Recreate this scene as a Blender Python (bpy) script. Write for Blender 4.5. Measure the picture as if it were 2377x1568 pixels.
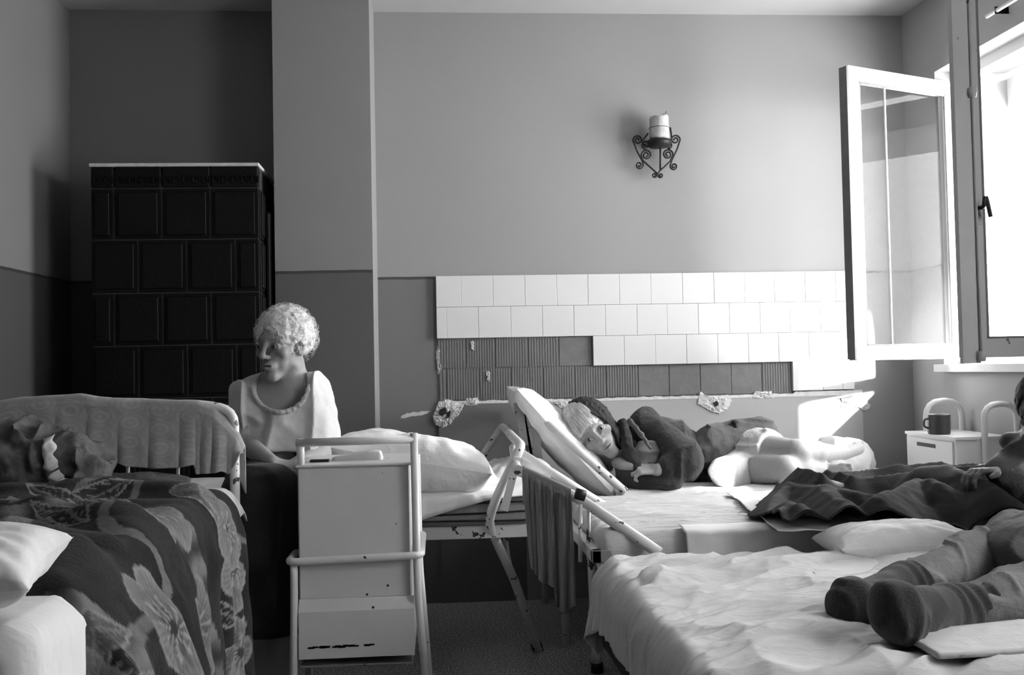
import bpy, math, random
import numpy as np
from mathutils import Vector, Matrix, Euler

rng = np.random.RandomState(7)
random.seed(7)
C = bpy.context.scene
COL = C.collection
for o in list(bpy.data.objects):
    bpy.data.objects.remove(o, do_unlink=True)

# ------------------------------------------------------------------ camera
W, H, FPX = 2377.0, 1568.0, 2311.0
YAW, PITCH, ROLL = math.radians(4.40), math.radians(1.78), math.radians(1.15)
CAM = np.array([0.0, 0.0, 1.10])
fwd = np.array([math.sin(YAW) * math.cos(PITCH), math.cos(YAW) * math.cos(PITCH), math.sin(PITCH)])
rt0 = np.array([math.cos(YAW), -math.sin(YAW), 0.0])
up0 = np.cross(rt0, fwd)
rt = rt0 * math.cos(ROLL) - up0 * math.sin(ROLL)
up = rt0 * math.sin(ROLL) + up0 * math.cos(ROLL)
cd = bpy.data.cameras.new('camera'); cam = bpy.data.objects.new('camera', cd); COL.objects.link(cam)
cam.matrix_world = Matrix(((rt[0], up[0], -fwd[0], CAM[0]), (rt[1], up[1], -fwd[1], CAM[1]), (rt[2], up[2], -fwd[2], CAM[2]), (0, 0, 0, 1)))
cd.sensor_width = 36.0; cd.lens = 36.0 * FPX / W; cd.clip_start = 0.05; cd.clip_end = 200
cd.dof.use_dof = False
C.camera = cam

# ------------------------------------------------------------------ world, sun, exposure
world = bpy.data.worlds.new('world'); C.world = world; world.use_nodes = True
bg = world.node_tree.nodes['Background']
bg.inputs[0].default_value = (1, 1, 1, 1); bg.inputs[1].default_value = 34.0
SUNDIR = Vector((-0.49, 0.84, -0.37)).normalized()
sl = bpy.data.lights.new('sun', 'SUN'); sl.energy = 110.0; sl.angle = math.radians(3.0)
so = bpy.data.objects.new('sun', sl); COL.objects.link(so)
so.rotation_euler = SUNDIR.to_track_quat('-Z', 'Y').to_euler(); so.location = (6, -4, 6)
C.view_settings.view_transform = 'Standard'; C.view_settings.look = 'None'
C.view_settings.gamma = 1.0; C.view_settings.use_curve_mapping = False
C.view_settings.exposure = 0.0

# ------------------------------------------------------------------ helpers
def ray(px, py):
    return fwd + rt * ((px - W / 2) / FPX) + up * ((H / 2 - py) / FPX)
def at(px, py, Y):
    d = ray(px, py); return CAM + d * (Y / d[1])
def atz(px, py, Z):
    d = ray(px, py); return CAM + d * ((Z - CAM[2]) / d[2])
def atx(px, py, X):
    d = ray(px, py); return CAM + d * (X / d[0])
def proj(P):
    q = np.asarray(P) - CAM; z = q @ fwd
    return (W / 2 + FPX * (q @ rt) / z, H / 2 - FPX * (q @ up) / z)
def A(*v): return np.array(v, float)

# ---- materials
def mat(name, g, rough=0.7, var=0.0, vscale=6.0, bump=0.0, bscale=120.0, metal=0.0, spec=0.3, chips=0.0, chipc=0.03, dado=None,
        stretch=(1, 1, 1), attr=None, wr=0.0, wscale=14.0, wstretch=(1, 1, 1), sheen=0.0, coat=0.0, translucent=0.0, speck=None):
    m = bpy.data.materials.new(name); m.use_nodes = True
    nt = m.node_tree; N = nt.nodes; L = nt.links
    b = N['Principled BSDF']; b.inputs['Roughness'].default_value = rough; b.inputs['Metallic'].default_value = metal
    b.inputs['Specular IOR Level'].default_value = spec
    if sheen: b.inputs['Sheen Weight'].default_value = sheen
    if coat: b.inputs['Coat Weight'].default_value = coat
    tc = N.new('ShaderNodeTexCoord'); co = tc.outputs['Object']
    def mapped(st):
        mp = N.new('ShaderNodeMapping'); mp.inputs['Scale'].default_value = st; L.new(co, mp.inputs[0]); return mp.outputs[0]
    def noise(sc, det=4, st=(1, 1, 1), rg=0.55):
        n = N.new('ShaderNodeTexNoise'); n.inputs['Scale'].default_value = sc; n.inputs['Detail'].default_value = det
        n.inputs['Roughness'].default_value = rg; L.new(mapped(st), n.inputs['Vector']); return n.outputs[0]
    def math_(op, a, c=None, clampv=False):
        n = N.new('ShaderNodeMath'); n.operation = op; n.use_clamp = clampv
        for i, s in enumerate((a, c)):
            if s is None: continue
            if isinstance(s, (int, float)): n.inputs[i].default_value = s
            else: L.new(s, n.inputs[i])
        return n.outputs[0]
    val = N.new('ShaderNodeValue'); val.outputs[0].default_value = g; out = val.outputs[0]
    if attr:
        at_ = N.new('ShaderNodeAttribute'); at_.attribute_name = attr
        sp = N.new('ShaderNodeSeparateColor'); L.new(at_.outputs[0], sp.inputs[0]); out = sp.outputs[0]
    if dado is not None:
        zz, glow, gline = dado
        ge = N.new('ShaderNodeNewGeometry'); sx = N.new('ShaderNodeSeparateXYZ'); L.new(ge.outputs['Position'], sx.inputs[0])
        wob = math_('MULTIPLY', math_('SUBTRACT', noise(9, 2), 0.5), 0.008)
        z = math_('ADD', sx.outputs[2], wob)
        up_ = math_('GREATER_THAN', z, zz); ln = math_('GREATER_THAN', z, zz - 0.013)
        # low*(1-ln)+line*(ln-up)+g*up
        a1 = math_('MULTIPLY', math_('SUBTRACT', 1.0, ln), glow)
        a2 = math_('MULTIPLY', math_('SUBTRACT', ln, up_), gline)
        a3 = math_('MULTIPLY', up_, g)
        out = math_('ADD', math_('ADD', a1, a2), a3)
    if var:
        f = math_('ADD', math_('MULTIPLY', math_('SUBTRACT', noise(vscale, 5, stretch), 0.5), 2 * var), 1.0)
        out = math_('MULTIPLY', out, f)
    if speck:
        s1, sc = speck
        f = math_('GREATER_THAN', noise(sc, 1), 0.56)
        out = math_('ADD', out, math_('MULTIPLY', f, s1))
    if chips:
        f = math_('GREATER_THAN', noise(26, 3, stretch), 0.74 - chips)
        out = math_('ADD', math_('MULTIPLY', out, math_('SUBTRACT', 1.0, f)), math_('MULTIPLY', f, chipc))
    cc = N.new('ShaderNodeCombineColor')
    for i in range(3): L.new(out, cc.inputs[i])
    L.new(cc.outputs[0], b.inputs['Base Color'])
    h = None
    if bump:
        h = math_('MULTIPLY', noise(bscale, 5, (1, 1, 1), 0.65), bump)
    if wr:
        w = math_('MULTIPLY', math_('ABSOLUTE', math_('SUBTRACT', noise(wscale, 4, wstretch, 0.5), 0.5)), -wr * 2)
        h = w if h is None else math_('ADD', h, w)
    if h is not None:
        bp = N.new('ShaderNodeBump'); bp.inputs['Strength'].default_value = 1.0; bp.inputs['Distance'].default_value = 1.0
        L.new(h, bp.inputs['Height']); L.new(bp.outputs[0], b.inputs['Normal'])
    return m

M = {}
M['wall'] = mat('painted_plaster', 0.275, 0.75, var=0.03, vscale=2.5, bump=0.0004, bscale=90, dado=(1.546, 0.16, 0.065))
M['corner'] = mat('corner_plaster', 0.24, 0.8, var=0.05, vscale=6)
M['wall_right'] = mat('right_wall_bounce_tone', 0.34, 0.75, var=0.03, vscale=2.5, bump=0.0004, bscale=90, dado=(1.546, 0.27, 0.10))  # lighter tone puts the bounced light of the window corner into the colour
M['wall_left'] = mat('left_wall_shade_tone', 0.17, 0.75, var=0.04, vscale=2.5, bump=0.0004, bscale=90, dado=(1.546, 0.06, 0.03))  # darker tone paints the dim light on the left wall and niche
M['wall_pillar'] = mat('pillar_shade_tone', 0.22, 0.75, var=0.03, vscale=2.5, bump=0.0004, bscale=90, dado=(1.546, 0.10, 0.05))  # darker tone paints the weaker light that reaches the pillar
M['ceiling'] = mat('ceiling_plaster', 0.42, 0.85, var=0.02, vscale=2)
M['plaster'] = mat('lower_plaster_lit', 0.36, 0.8, var=0.06, vscale=5, bump=0.0006, bscale=60)  # lighter than the rest of the dado to paint strong window light
M['dado_bounce'] = mat('dado_bounce_tone', 0.25, 0.75, var=0.04, vscale=4)  # dado lightened in colour to imitate bounce in the right corner
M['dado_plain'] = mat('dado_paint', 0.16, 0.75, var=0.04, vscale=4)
M['plaster_raw'] = mat('broken_plaster', 0.62, 0.95, var=0.25, vscale=40, bump=0.004, bscale=60)
M['hole'] = mat('hole_shade', 0.03, 0.95, var=0.3, vscale=60)
M['tile_white'] = mat('white_tile', 0.66, 0.22, var=0.02, vscale=3, spec=0.5)
M['grout'] = mat('grout', 0.38, 0.9)
M['brick'] = mat('ribbed_brick', 0.16, 0.9, var=0.22, vscale=18, bump=0.0015, bscale=70)
M['brick_rib'] = mat('ribbed_brick_fine', 0.17, 0.9, var=0.25, vscale=30, bump=0.0012, bscale=70, stretch=(6, 1, 0.4))
M['stove'] = mat('dark_stove_tile', 0.004, 0.6, var=0.5, vscale=60, bump=0.0022, bscale=85, spec=0.15)
M['stove_joint'] = mat('stove_joint', 0.035, 0.9, var=0.3, vscale=30)
M['floor'] = mat('terrazzo', 0.26, 0.45, var=0.9, vscale=110, speck=(0.55, 130), spec=0.5)
M['enamel'] = mat('white_enamel', 0.68, 0.32, var=0.05, vscale=5, spec=0.5, chips=0.02)
M['enamel_chipped'] = mat('chipped_enamel', 0.66, 0.38, var=0.08, vscale=8, spec=0.5, chips=0.09, chipc=0.035)
M['enamel_grey'] = mat('grey_enamel', 0.22, 0.45, var=0.12, vscale=10, spec=0.4, chips=0.07, chipc=0.04)
M['cab'] = mat('cabinet_enamel', 0.60, 0.40, var=0.05, vscale=8, spec=0.45, chips=0.004)
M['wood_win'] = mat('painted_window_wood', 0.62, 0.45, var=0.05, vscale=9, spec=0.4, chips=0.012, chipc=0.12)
M['wood_win_backlit'] = mat('backlit_window_wood', 0.34, 0.5, var=0.08, vscale=9, spec=0.3, chips=0.01, chipc=0.08)  # near sash darkened in colour to look backlit
M['wood_edge'] = mat('worn_window_edge', 0.13, 0.7, var=0.3, vscale=20)
M['putty'] = mat('old_putty', 0.12, 0.9, var=0.3, vscale=30)
M['iron'] = mat('black_iron', 0.018, 0.5, metal=0.2, var=0.2, vscale=30)
M['sheet'] = mat('white_sheet', 0.78, 0.9, bump=0.0003, bscale=300, wr=0.006, wscale=7, wstretch=(0.5, 2.2, 1))
M['sheet_crinkle'] = mat('crinkled_sheet', 0.52, 0.9, bump=0.0003, bscale=300, wr=0.012, wscale=9, wstretch=(0.35, 2.4, 1))
M['sheet_grey'] = mat('grey_sheet', 0.60, 0.9, bump=0.0004, bscale=250, wr=0.010, wscale=7, wstretch=(0.6, 1.7, 1))
M['pillow'] = mat('pillow_case', 0.82, 0.9, wr=0.006, wscale=9, bump=0.0002, bscale=300)
M['tick'] = mat('mattress_tick', 0.28, 0.95, var=0.15, vscale=6, wr=0.01, wscale=7)
M['darktick'] = mat('dark_mattress_cover', 0.022, 0.9, var=0.5, vscale=30)
M['towel'] = mat('towel', 0.15, 0.98, var=0.1, vscale=20, bump=0.0012, bscale=260, sheen=0.3)
M['towel_attr'] = mat('jacquard_towel', 0.3, 0.98, attr='Col', bump=0.001, bscale=300, sheen=0.3)
M['blanket_attr'] = mat('floral_blanket', 0.1, 0.98, attr='Col', bump=0.004, bscale=150, sheen=0.08, var=0.35, vscale=45, spec=0.1)
M['blanket'] = mat('dark_wool', 0.020, 0.98, var=0.3, vscale=60, bump=0.0022, bscale=200, sheen=0.12, spec=0.1)
M['print'] = mat('printed_cotton', 0.09, 0.95, var=0.8, vscale=32, bump=0.0003, bscale=200, wr=0.01, wscale=10)
M['skin'] = mat('skin', 0.3, 0.55, attr='Col', var=0.07, vscale=60, bump=0.0007, bscale=160, spec=0.35)
M['skin'].node_tree.nodes['Principled BSDF'].inputs['Subsurface Weight'].default_value = 0.12
M['skin'].node_tree.nodes['Principled BSDF'].inputs['Subsurface Radius'].default_value = (0.01, 0.01, 0.01)
M['gown'] = mat('white_gown', 0.55, 0.9, bump=0.0003, bscale=250, wr=0.004, wscale=12)
M['hair'] = mat('white_hair', 0.72, 0.6, var=0.35, vscale=50, bump=0.003, bscale=70, stretch=(1, 1, 1), spec=0.3)
M['hair_dark'] = mat('dark_hair', 0.02, 0.6, var=0.4, vscale=60, bump=0.002, bscale=120)
M['eye'] = mat('eye_white', 0.42, 0.2, spec=0.5)
M['iris'] = mat('iris', 0.015, 0.1, spec=0.6)
M['knit'] = mat('dark_knit', 0.035, 0.95, var=0.5, vscale=45, bump=0.004, bscale=110)
M['cardigan'] = mat('dark_cardigan', 0.030, 0.95, var=0.35, vscale=30, bump=0.003, bscale=180, sheen=0.15, wr=0.012, wscale=13)
M['cloth_grey'] = mat('grey_cloth', 0.09, 0.95, var=0.2, vscale=20, bump=0.002, bscale=200, sheen=0.12, wr=0.010, wscale=10)
M['cloth_mid'] = mat('mid_grey_cloth', 0.24, 0.95, var=0.3, vscale=25, wr=0.008, wscale=12)
M['slip'] = mat('pale_slip', 0.50, 0.9, var=0.12, vscale=20, wr=0.01, wscale=11)
M['sock'] = mat('dark_wool_sock', 0.016, 0.98, var=0.4, vscale=60, bump=0.003, bscale=200, sheen=0.25)
M['trouser'] = mat('grey_longjohn', 0.17, 0.95, var=0.15, vscale=40, bump=0.001, bscale=240, wr=0.008, wscale=14)
M['wall_behind'] = mat('wall_behind', 0.16, 0.8)
M['mug'] = mat('enamel_mug', 0.035, 0.35, var=0.4, vscale=20, spec=0.5)
M['candle'] = mat('plaster_candle', 0.42, 0.8, var=0.35, vscale=25, bump=0.004, bscale=50)
M['hem'] = mat('pale_hem', 0.5, 0.9)
M['paper'] = mat('folded_cloth', 0.55, 0.9, wr=0.004, wscale=16)
M['outside'] = mat('added_slab_render', 0.55, 0.9)

def glass_mat():
    m = bpy.data.materials.new('old_glass'); m.use_nodes = True; nt = m.node_tree; N = nt.nodes; L = nt.links
    N.clear(); o = N.new('ShaderNodeOutputMaterial'); t = N.new('ShaderNodeBsdfTransparent'); g = N.new('ShaderNodeBsdfGlossy')
    g.inputs['Roughness'].default_value = 0.02; t.inputs[0].default_value = (0.93, 0.93, 0.93, 1)
    d = N.new('ShaderNodeBsdfDiffuse'); d.inputs[0].default_value = (.6, .6, .6, 1)
    f = N.new('ShaderNodeFresnel'); f.inputs[0].default_value = 1.10
    mx = N.new('ShaderNodeMixShader'); L.new(f.outputs[0], mx.inputs[0]); L.new(t.outputs[0], mx.inputs[1]); L.new(g.outputs[0], mx.inputs[2])
    tc = N.new('ShaderNodeTexCoord'); n = N.new('ShaderNodeTexNoise'); n.inputs['Scale'].default_value = 5; n.inputs['Detail'].default_value = 5
    L.new(tc.outputs['Object'], n.inputs['Vector'])
    mm = N.new('ShaderNodeMath'); mm.operation = 'MULTIPLY'; L.new(n.outputs[0], mm.inputs[0]); mm.inputs[1].default_value = 0.012
    m2 = N.new('ShaderNodeMixShader'); L.new(mm.outputs[0], m2.inputs[0]); L.new(mx.outputs[0], m2.inputs[1]); L.new(d.outputs[0], m2.inputs[2])
    L.new(m2.outputs[0], o.inputs[0]); return m
M['glass'] = glass_mat()

# ---- objects
ORG = {}
def link(o): COL.objects.link(o); return o
def tag(o, label=None, cat=None, group=None, kind=None):
    if label: o['label'] = label
    if cat: o['category'] = cat
    if group: o['group'] = group
    if kind: o['kind'] = kind
    return o
def thing(name, label, cat, loc, group=None):
    o = bpy.data.objects.new(name, None); link(o); o.location = tuple(loc); o.empty_display_size = 0.05
    ORG[o.name] = np.array(loc, float); return tag(o, label, cat, group)
def obj(name, VF, m, parent=None, smooth=True, origin=None, col=None, sharp=None):
    V, F = VF; V = np.asarray(V, float)
    if parent is not None: org = ORG[parent.name]
    elif origin is not None: org = np.array(origin, float)
    else: org = A((V[:, 0].min() + V[:, 0].max()) / 2, (V[:, 1].min() + V[:, 1].max()) / 2, V[:, 2].min())
    me = bpy.data.meshes.new(name)
    if isinstance(F, np.ndarray):
        n, k = F.shape
        me.vertices.add(len(V)); me.vertices.foreach_set('co', (V - org).astype(np.float32).ravel())
        me.loops.add(n * k); me.loops.foreach_set('vertex_index', F.astype(np.int32).ravel())
        me.polygons.add(n); me.polygons.foreach_set('loop_start', np.arange(0, n * k, k, dtype=np.int32))
        me.update(calc_edges=True); me.validate()
    else:
        me.from_pydata([tuple(v) for v in (V - org)], [], [tuple(int(i) for i in f) for f in F]); me.update()
    if smooth:
        me.polygons.foreach_set('use_smooth', [True] * len(me.polygons))
        if sharp: me.set_sharp_from_angle(angle=math.radians(sharp))
    if col is not None:
        ca = me.color_attributes.new('Col', 'FLOAT_COLOR', 'POINT')
        c4 = np.ones((len(V), 4), np.float32); c4[:, :3] = np.asarray(col)[:, None]
        ca.data.foreach_set('color', c4.ravel())
    me.materials.append(M[m] if isinstance(m, str) else m)
    o = bpy.data.objects.new(name, me); link(o)
    if parent is not None: o.parent = parent; o.location = (0, 0, 0)
    else: o.location = tuple(org)
    ORG[o.name] = org
    return o
def struct(name, VF, m, parent=None, **k):
    o = obj(name, VF, m, parent, **k)
    if parent is None: o['kind'] = 'structure'
    return o
def join(*vfs):
    V = []; F = []; n = 0
    for v, f in vfs:
        V.append(np.asarray(v, float)); F += [tuple(int(i) + n for i in q) for q in f]; n += len(v)
    return np.concatenate(V), F
def box(a, b, bev=0.0):
    a = np.minimum(a, b) * 1.0; b2 = np.maximum(a, b); b = b2
    if bev <= 0:
        V = [(x, y, z) for z in (a[2], b[2]) for y in (a[1], b[1]) for x in (a[0], b[0])]
        return np.array(V), [(0, 2, 3, 1), (4, 5, 7, 6), (0, 1, 5, 4), (2, 6, 7, 3), (0, 4, 6, 2), (1, 3, 7, 5)]
    e = bev; V = []; c = {}
    for sx in (0, 1):
        for sy in (0, 1):
            for sz in (0, 1):
                p = [b[i] if s else a[i] for i, s in enumerate((sx, sy, sz))]; d = [-e if s else e for s in (sx, sy, sz)]
                for k in range(3):
                    q = [p[i] + (0 if i == k else d[i]) for i in range(3)]
                    c[(sx, sy, sz, k)] = len(V); V.append(q)
    F = []
    for k in range(3):
        i, j = [(1, 2), (2, 0), (0, 1)][k]
        for s in (0, 1):
            q = []
            for (u, v) in ((0, 0), (1, 0), (1, 1), (0, 1)):
                t = [0, 0, 0]; t[k] = s; t[i] = u; t[j] = v; q.append(c[(*t, k)])
            F.append(tuple(q if s else q[::-1]))
    for k in range(3):
        i, j = [(1, 2), (2, 0), (0, 1)][k]
        for u in (0, 1):
            for v in (0, 1):
                t0 = [0, 0, 0]; t0[i] = u; t0[j] = v; t1 = list(t0); t1[k] = 1
                F.append((c[(*t0, i)], c[(*t1, i)], c[(*t1, j)], c[(*t0, j)]))
    for s in [(x, y, z) for x in (0, 1) for y in (0, 1) for z in (0, 1)]:
        F.append((c[(*s, 0)], c[(*s, 1)], c[(*s, 2)]))
    return fixn(np.array(V), F)
def fixn(V, F):
    cen = V.mean(0); out = []
    for f in F:
        p = V[list(f)]; n = np.cross(p[1] - p[0], p[2] - p[0])
        out.append(f if n @ (p.mean(0) - cen) >= 0 else tuple(reversed(f)))
    return V, out
def xf(VF, R=None, t=None):
    V, F = VF; V = np.asarray(V, float)
    if R is not None: V = V @ np.asarray(R).T
    if t is not None: V = V + np.asarray(t)
    return V, F
def rotz(a):
    c, s = math.cos(a), math.sin(a); return np.array([[c, -s, 0], [s, c, 0], [0, 0, 1.0]])
def rotx(a):
    c, s = math.cos(a), math.sin(a); return np.array([[1.0, 0, 0], [0, c, -s], [0, s, c]])
def roty(a):
    c, s = math.cos(a), math.sin(a); return np.array([[c, 0, s], [0, 1.0, 0], [-s, 0, c]])
def smoothpath(P, n=6):
    P = np.asarray(P, float)
    if len(P) < 3: return P
    Q = np.vstack([2 * P[0] - P[1], P, 2 * P[-1] - P[-2]]); out = []
    for i in range(1, len(Q) - 2):
        p0, p1, p2, p3 = Q[i - 1:i + 3]
        for t in np.linspace(0, 1, n, endpoint=False):
            out.append(.5 * ((2 * p1) + (-p0 + p2) * t + (2 * p0 - 5 * p1 + 4 * p2 - p3) * t * t + (-p0 + 3 * p1 - 3 * p2 + p3) * t ** 3))
    out.append(P[-1]); return np.array(out)
def roundpath(P, r=0.04, n=5):
    P = np.asarray(P, float); out = [P[0]]
    for i in range(1, len(P) - 1):
        a, b, c = P[i - 1], P[i], P[i + 1]
        la, lc = np.linalg.norm(a - b), np.linalg.norm(c - b); rr = min(r, la * .45, lc * .45)
        s = b + (a - b) / la * rr; e = b + (c - b) / lc * rr
        for t in np.linspace(0, 1, n):
            out.append((1 - t) ** 2 * s + 2 * t * (1 - t) * b + t * t * e)
    out.append(P[-1]); return np.array(out)
def tube(P, r, sides=10, caps=True):
    P = np.asarray(P, float); n = len(P); r = np.broadcast_to(np.asarray(r, float), (n,))
    T = np.gradient(P, axis=0); T /= np.linalg.norm(T, axis=1)[:, None] + 1e-12
    u = np.cross(T[0], [0, 0, 1.0])
    if np.linalg.norm(u) < 1e-3: u = np.cross(T[0], [0, 1.0, 0])
    u /= np.linalg.norm(u); V = []
    a = np.linspace(0, 2 * math.pi, sides, endpoint=False)
    for i in range(n):
        u = u - T[i] * (u @ T[i]); u /= np.linalg.norm(u); w = np.cross(T[i], u)
        V.append(P[i] + r[i] * (np.cos(a)[:, None] * u + np.sin(a)[:, None] * w))
    V = np.concatenate(V); F = []
    for i in range(n - 1):
        for j in range(sides):
            k = (j + 1) % sides; F.append((i * sides + j, i * sides + k, (i + 1) * sides + k, (i + 1) * sides + j))
    if caps: F.append(tuple(range(sides))[::-1]); F.append(tuple((n - 1) * sides + j for j in range(sides)))
    return V, F
def gridmesh(P):
    nu, nv = P.shape[:2]; i = np.arange(nu * nv).reshape(nu, nv)
    F = np.stack([i[:-1, :-1], i[1:, :-1], i[1:, 1:], i[:-1, 1:]], -1).reshape(-1, 4)
    return P.reshape(-1, 3), F
def lathe(prof, c, sides=20):
    V = []; F = []; n = len(prof)
    for r, z in prof:
        for k in range(sides):
            a = 2 * math.pi * k / sides; V.append((c[0] + r * math.cos(a), c[1] + r * math.sin(a), c[2] + z))
    for i in range(n - 1):
        for k in range(sides):
            l = (k + 1) % sides; F.append((i * sides + k, i * sides + l, (i + 1) * sides + l, (i + 1) * sides + k))
    return np.array(V), F
def upsample(P, f):
    for ax in (0, 1):
        P = np.moveaxis(P, ax, 0); n = P.shape[0]
        Q = np.concatenate([2 * P[:1] - P[1:2], P, 2 * P[-1:] - P[-2:-1]])
        t = np.linspace(0, n - 1, (n - 1) * f + 1); i = np.minimum(t.astype(int), n - 2); u = (t - i).reshape(-1, *([1] * (P.ndim - 1)))
        p0, p1, p2, p3 = Q[i], Q[i + 1], Q[i + 2], Q[i + 3]
        P = .5 * ((2 * p1) + (-p0 + p2) * u + (2 * p0 - 5 * p1 + 4 * p2 - p3) * u * u + (-p0 + 3 * p1 - 3 * p2 + p3) * u ** 3)
        P = np.moveaxis(P, 0, ax)
    return P
def solid(o, t, off=-1.0):
    md = o.modifiers.new('thickness', 'SOLIDIFY'); md.thickness = t; md.offset = off; return o

def segdist2(P2, a, b):
    ab = b[:2] - a[:2]; t = np.clip(((P2 - a[:2]) @ ab) / (ab @ ab + 1e-12), 0, 1)
    return np.linalg.norm(P2 - a[:2] - t[..., None] * ab, axis=-1), a[2] + (b[2] - a[2]) * t
def ridges(P2, lines, r=.035, slope=.9, k=.010, base=None):
    H_ = base
    for L_ in lines:
        for i in range(len(L_) - 1):
            d, z = segdist2(P2, L_[i], L_[i + 1]); c = r * .72
            h = np.where(d < c, z - (r - np.sqrt(np.maximum(r * r - d * d, 0))), z - (r - math.sqrt(r * r - c * c)) - (d - c) * slope)
            H_ = h if H_ is None else -smin(-H_, -h, k)
    return H_
# ---- vector noise
_T = rng.rand(64, 64, 64)
def vnoise(P, s=1.0, seed=0):
    Q = np.asarray(P, float) * s + 17.3 + seed * 7.77; i = np.floor(Q).astype(int); f = Q - i; f = f * f * (3 - 2 * f); r = 0
    for dx in (0, 1):
        for dy in (0, 1):
            for dz in (0, 1):
                w = (f[..., 0] if dx else 1 - f[..., 0]) * (f[..., 1] if dy else 1 - f[..., 1]) * (f[..., 2] if dz else 1 - f[..., 2])
                r = r + w * _T[(i[..., 0] + dx) % 64, (i[..., 1] + dy) % 64, (i[..., 2] + dz) % 64]
    return r * 2 - 1
def fbm(P, s=1.0, n=3, seed=0):
    r = 0; a = 1
    for k in range(n): r = r + a * vnoise(P, s * 2 ** k, seed + k); a *= .5
    return r
def ridge(P, s, seed=0): return 1 - 2 * np.abs(vnoise(P, s, seed))

# ---- signed distance modelling
def seg(P, a, b, ra, rb):
    a = np.asarray(a, float); b = np.asarray(b, float); ab = b - a
    t = np.clip(((P - a) @ ab) / (ab @ ab + 1e-12), 0, 1); return np.linalg.norm(P - a - t[:, None] * ab, axis=1) - (ra + (rb - ra) * t)
def chain(P, pts, rs, k=0.02):
    d = None
    for i in range(len(pts) - 1):
        e = seg(P, pts[i], pts[i + 1], rs[i], rs[i + 1]); d = e if d is None else smin(d, e, k)
    return d
def ell(P, c, r, R=None):
    q = P - np.asarray(c, float)
    if R is not None: q = q @ R
    r = np.asarray(r, float); q1 = q / r; k0 = np.linalg.norm(q1, axis=1); k1 = np.linalg.norm(q1 / r, axis=1) + 1e-9
    return k0 * (k0 - 1) / k1
def rbox(P, c, hf, r, R=None):
    q = P - np.asarray(c, float)
    if R is not None: q = q @ R
    q = np.abs(q) - (np.asarray(hf, float) - r)
    return np.linalg.norm(np.maximum(q, 0), axis=1) + np.minimum(q.max(1), 0) - r
def smin(a, b, k):
    h = np.clip(.5 + .5 * (b - a) / k, 0, 1); return b + (a - b) * h - k * h * (1 - h)
def smax(a, b, k): return -smin(-a, -b, k)
def mesh_sdf(f, lo, hi, h, blk=6):
    lo = np.asarray(lo, float); hi = np.asarray(hi, float)
    nb = np.ceil((hi - lo) / (h * blk)).astype(int) + 1; n = nb * blk
    bi = np.stack(np.meshgrid(*[np.arange(k) for k in nb], indexing='ij'), -1).reshape(-1, 3)
    cc = lo + (bi * blk + (blk - 1) / 2) * h
    dc = np.concatenate([f(cc[i:i + 60000]) for i in range(0, len(cc), 60000)])
    act = np.abs(dc) < blk * h * 1.75
    D = np.where(dc < 0, -1.0, 1.0).reshape(nb).repeat(blk, 0).repeat(blk, 1).repeat(blk, 2)
    off = np.stack(np.meshgrid(*[np.arange(blk)] * 3, indexing='ij'), -1).reshape(-1, 3)
    ai = bi[act]; idx = (ai[:, None, :] * blk + off[None]).reshape(-1, 3)
    dv = np.concatenate([f(lo + idx[i:i + 200000] * h) for i in range(0, len(idx), 200000)])
    D[idx[:, 0], idx[:, 1], idx[:, 2]] = dv
    S = D < 0; n = D.shape
    cs = [S[a:n[0] - 1 + a, b:n[1] - 1 + b, c:n[2] - 1 + c] for a in (0, 1) for b in (0, 1) for c in (0, 1)]
    sm = sum(c.astype(np.int8) for c in cs); mix = (sm > 0) & (sm < 8)
    ci = np.argwhere(mix); vid = -np.ones(mix.shape, np.int64); vid[mix] = np.arange(len(ci))
    acc = np.zeros((len(ci), 3)); cnt = np.zeros(len(ci))
    for ax in range(3):
        o1, o2 = [q for q in range(3) if q != ax]
        for u in (0, 1):
            for v in (0, 1):
                a = ci.copy(); a[:, o1] += u; a[:, o2] += v; b = a.copy(); b[:, ax] += 1
                da = D[a[:, 0], a[:, 1], a[:, 2]]; db = D[b[:, 0], b[:, 1], b[:, 2]]; m = (da < 0) != (db < 0)
                t = np.where(m, da / np.where(m, da - db, 1), 0); p = a.astype(float); p[:, ax] += t
                acc[m] += p[m]; cnt[m] += 1
    V = lo + acc / cnt[:, None] * h; Fs = []
    for ax in range(3):
        o1, o2 = [(1, 2), (2, 0), (0, 1)][ax]
        sl0 = [slice(None)] * 3; sl1 = [slice(None)] * 3; sl0[ax] = slice(0, n[ax] - 1); sl1[ax] = slice(1, n[ax])
        e = np.argwhere(S[tuple(sl0)] != S[tuple(sl1)]); e = e[(e[:, o1] > 0) & (e[:, o2] > 0) & (e[:, o1] < n[o1] - 1) & (e[:, o2] < n[o2] - 1)]
        q = []
        for (u, v) in ((0, 0), (-1, 0), (-1, -1), (0, -1)):
            c = e.copy(); c[:, o1] += u; c[:, o2] += v; q.append(vid[c[:, 0], c[:, 1], c[:, 2]])
        q = np.stack(q, -1); s = S[e[:, 0], e[:, 1], e[:, 2]]; q[~s] = q[~s][:, ::-1]; Fs.append(q)
    F = np.concatenate(Fs); F = F[(F >= 0).all(1)]
    return V, F[:, ::-1] if False else F

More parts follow.
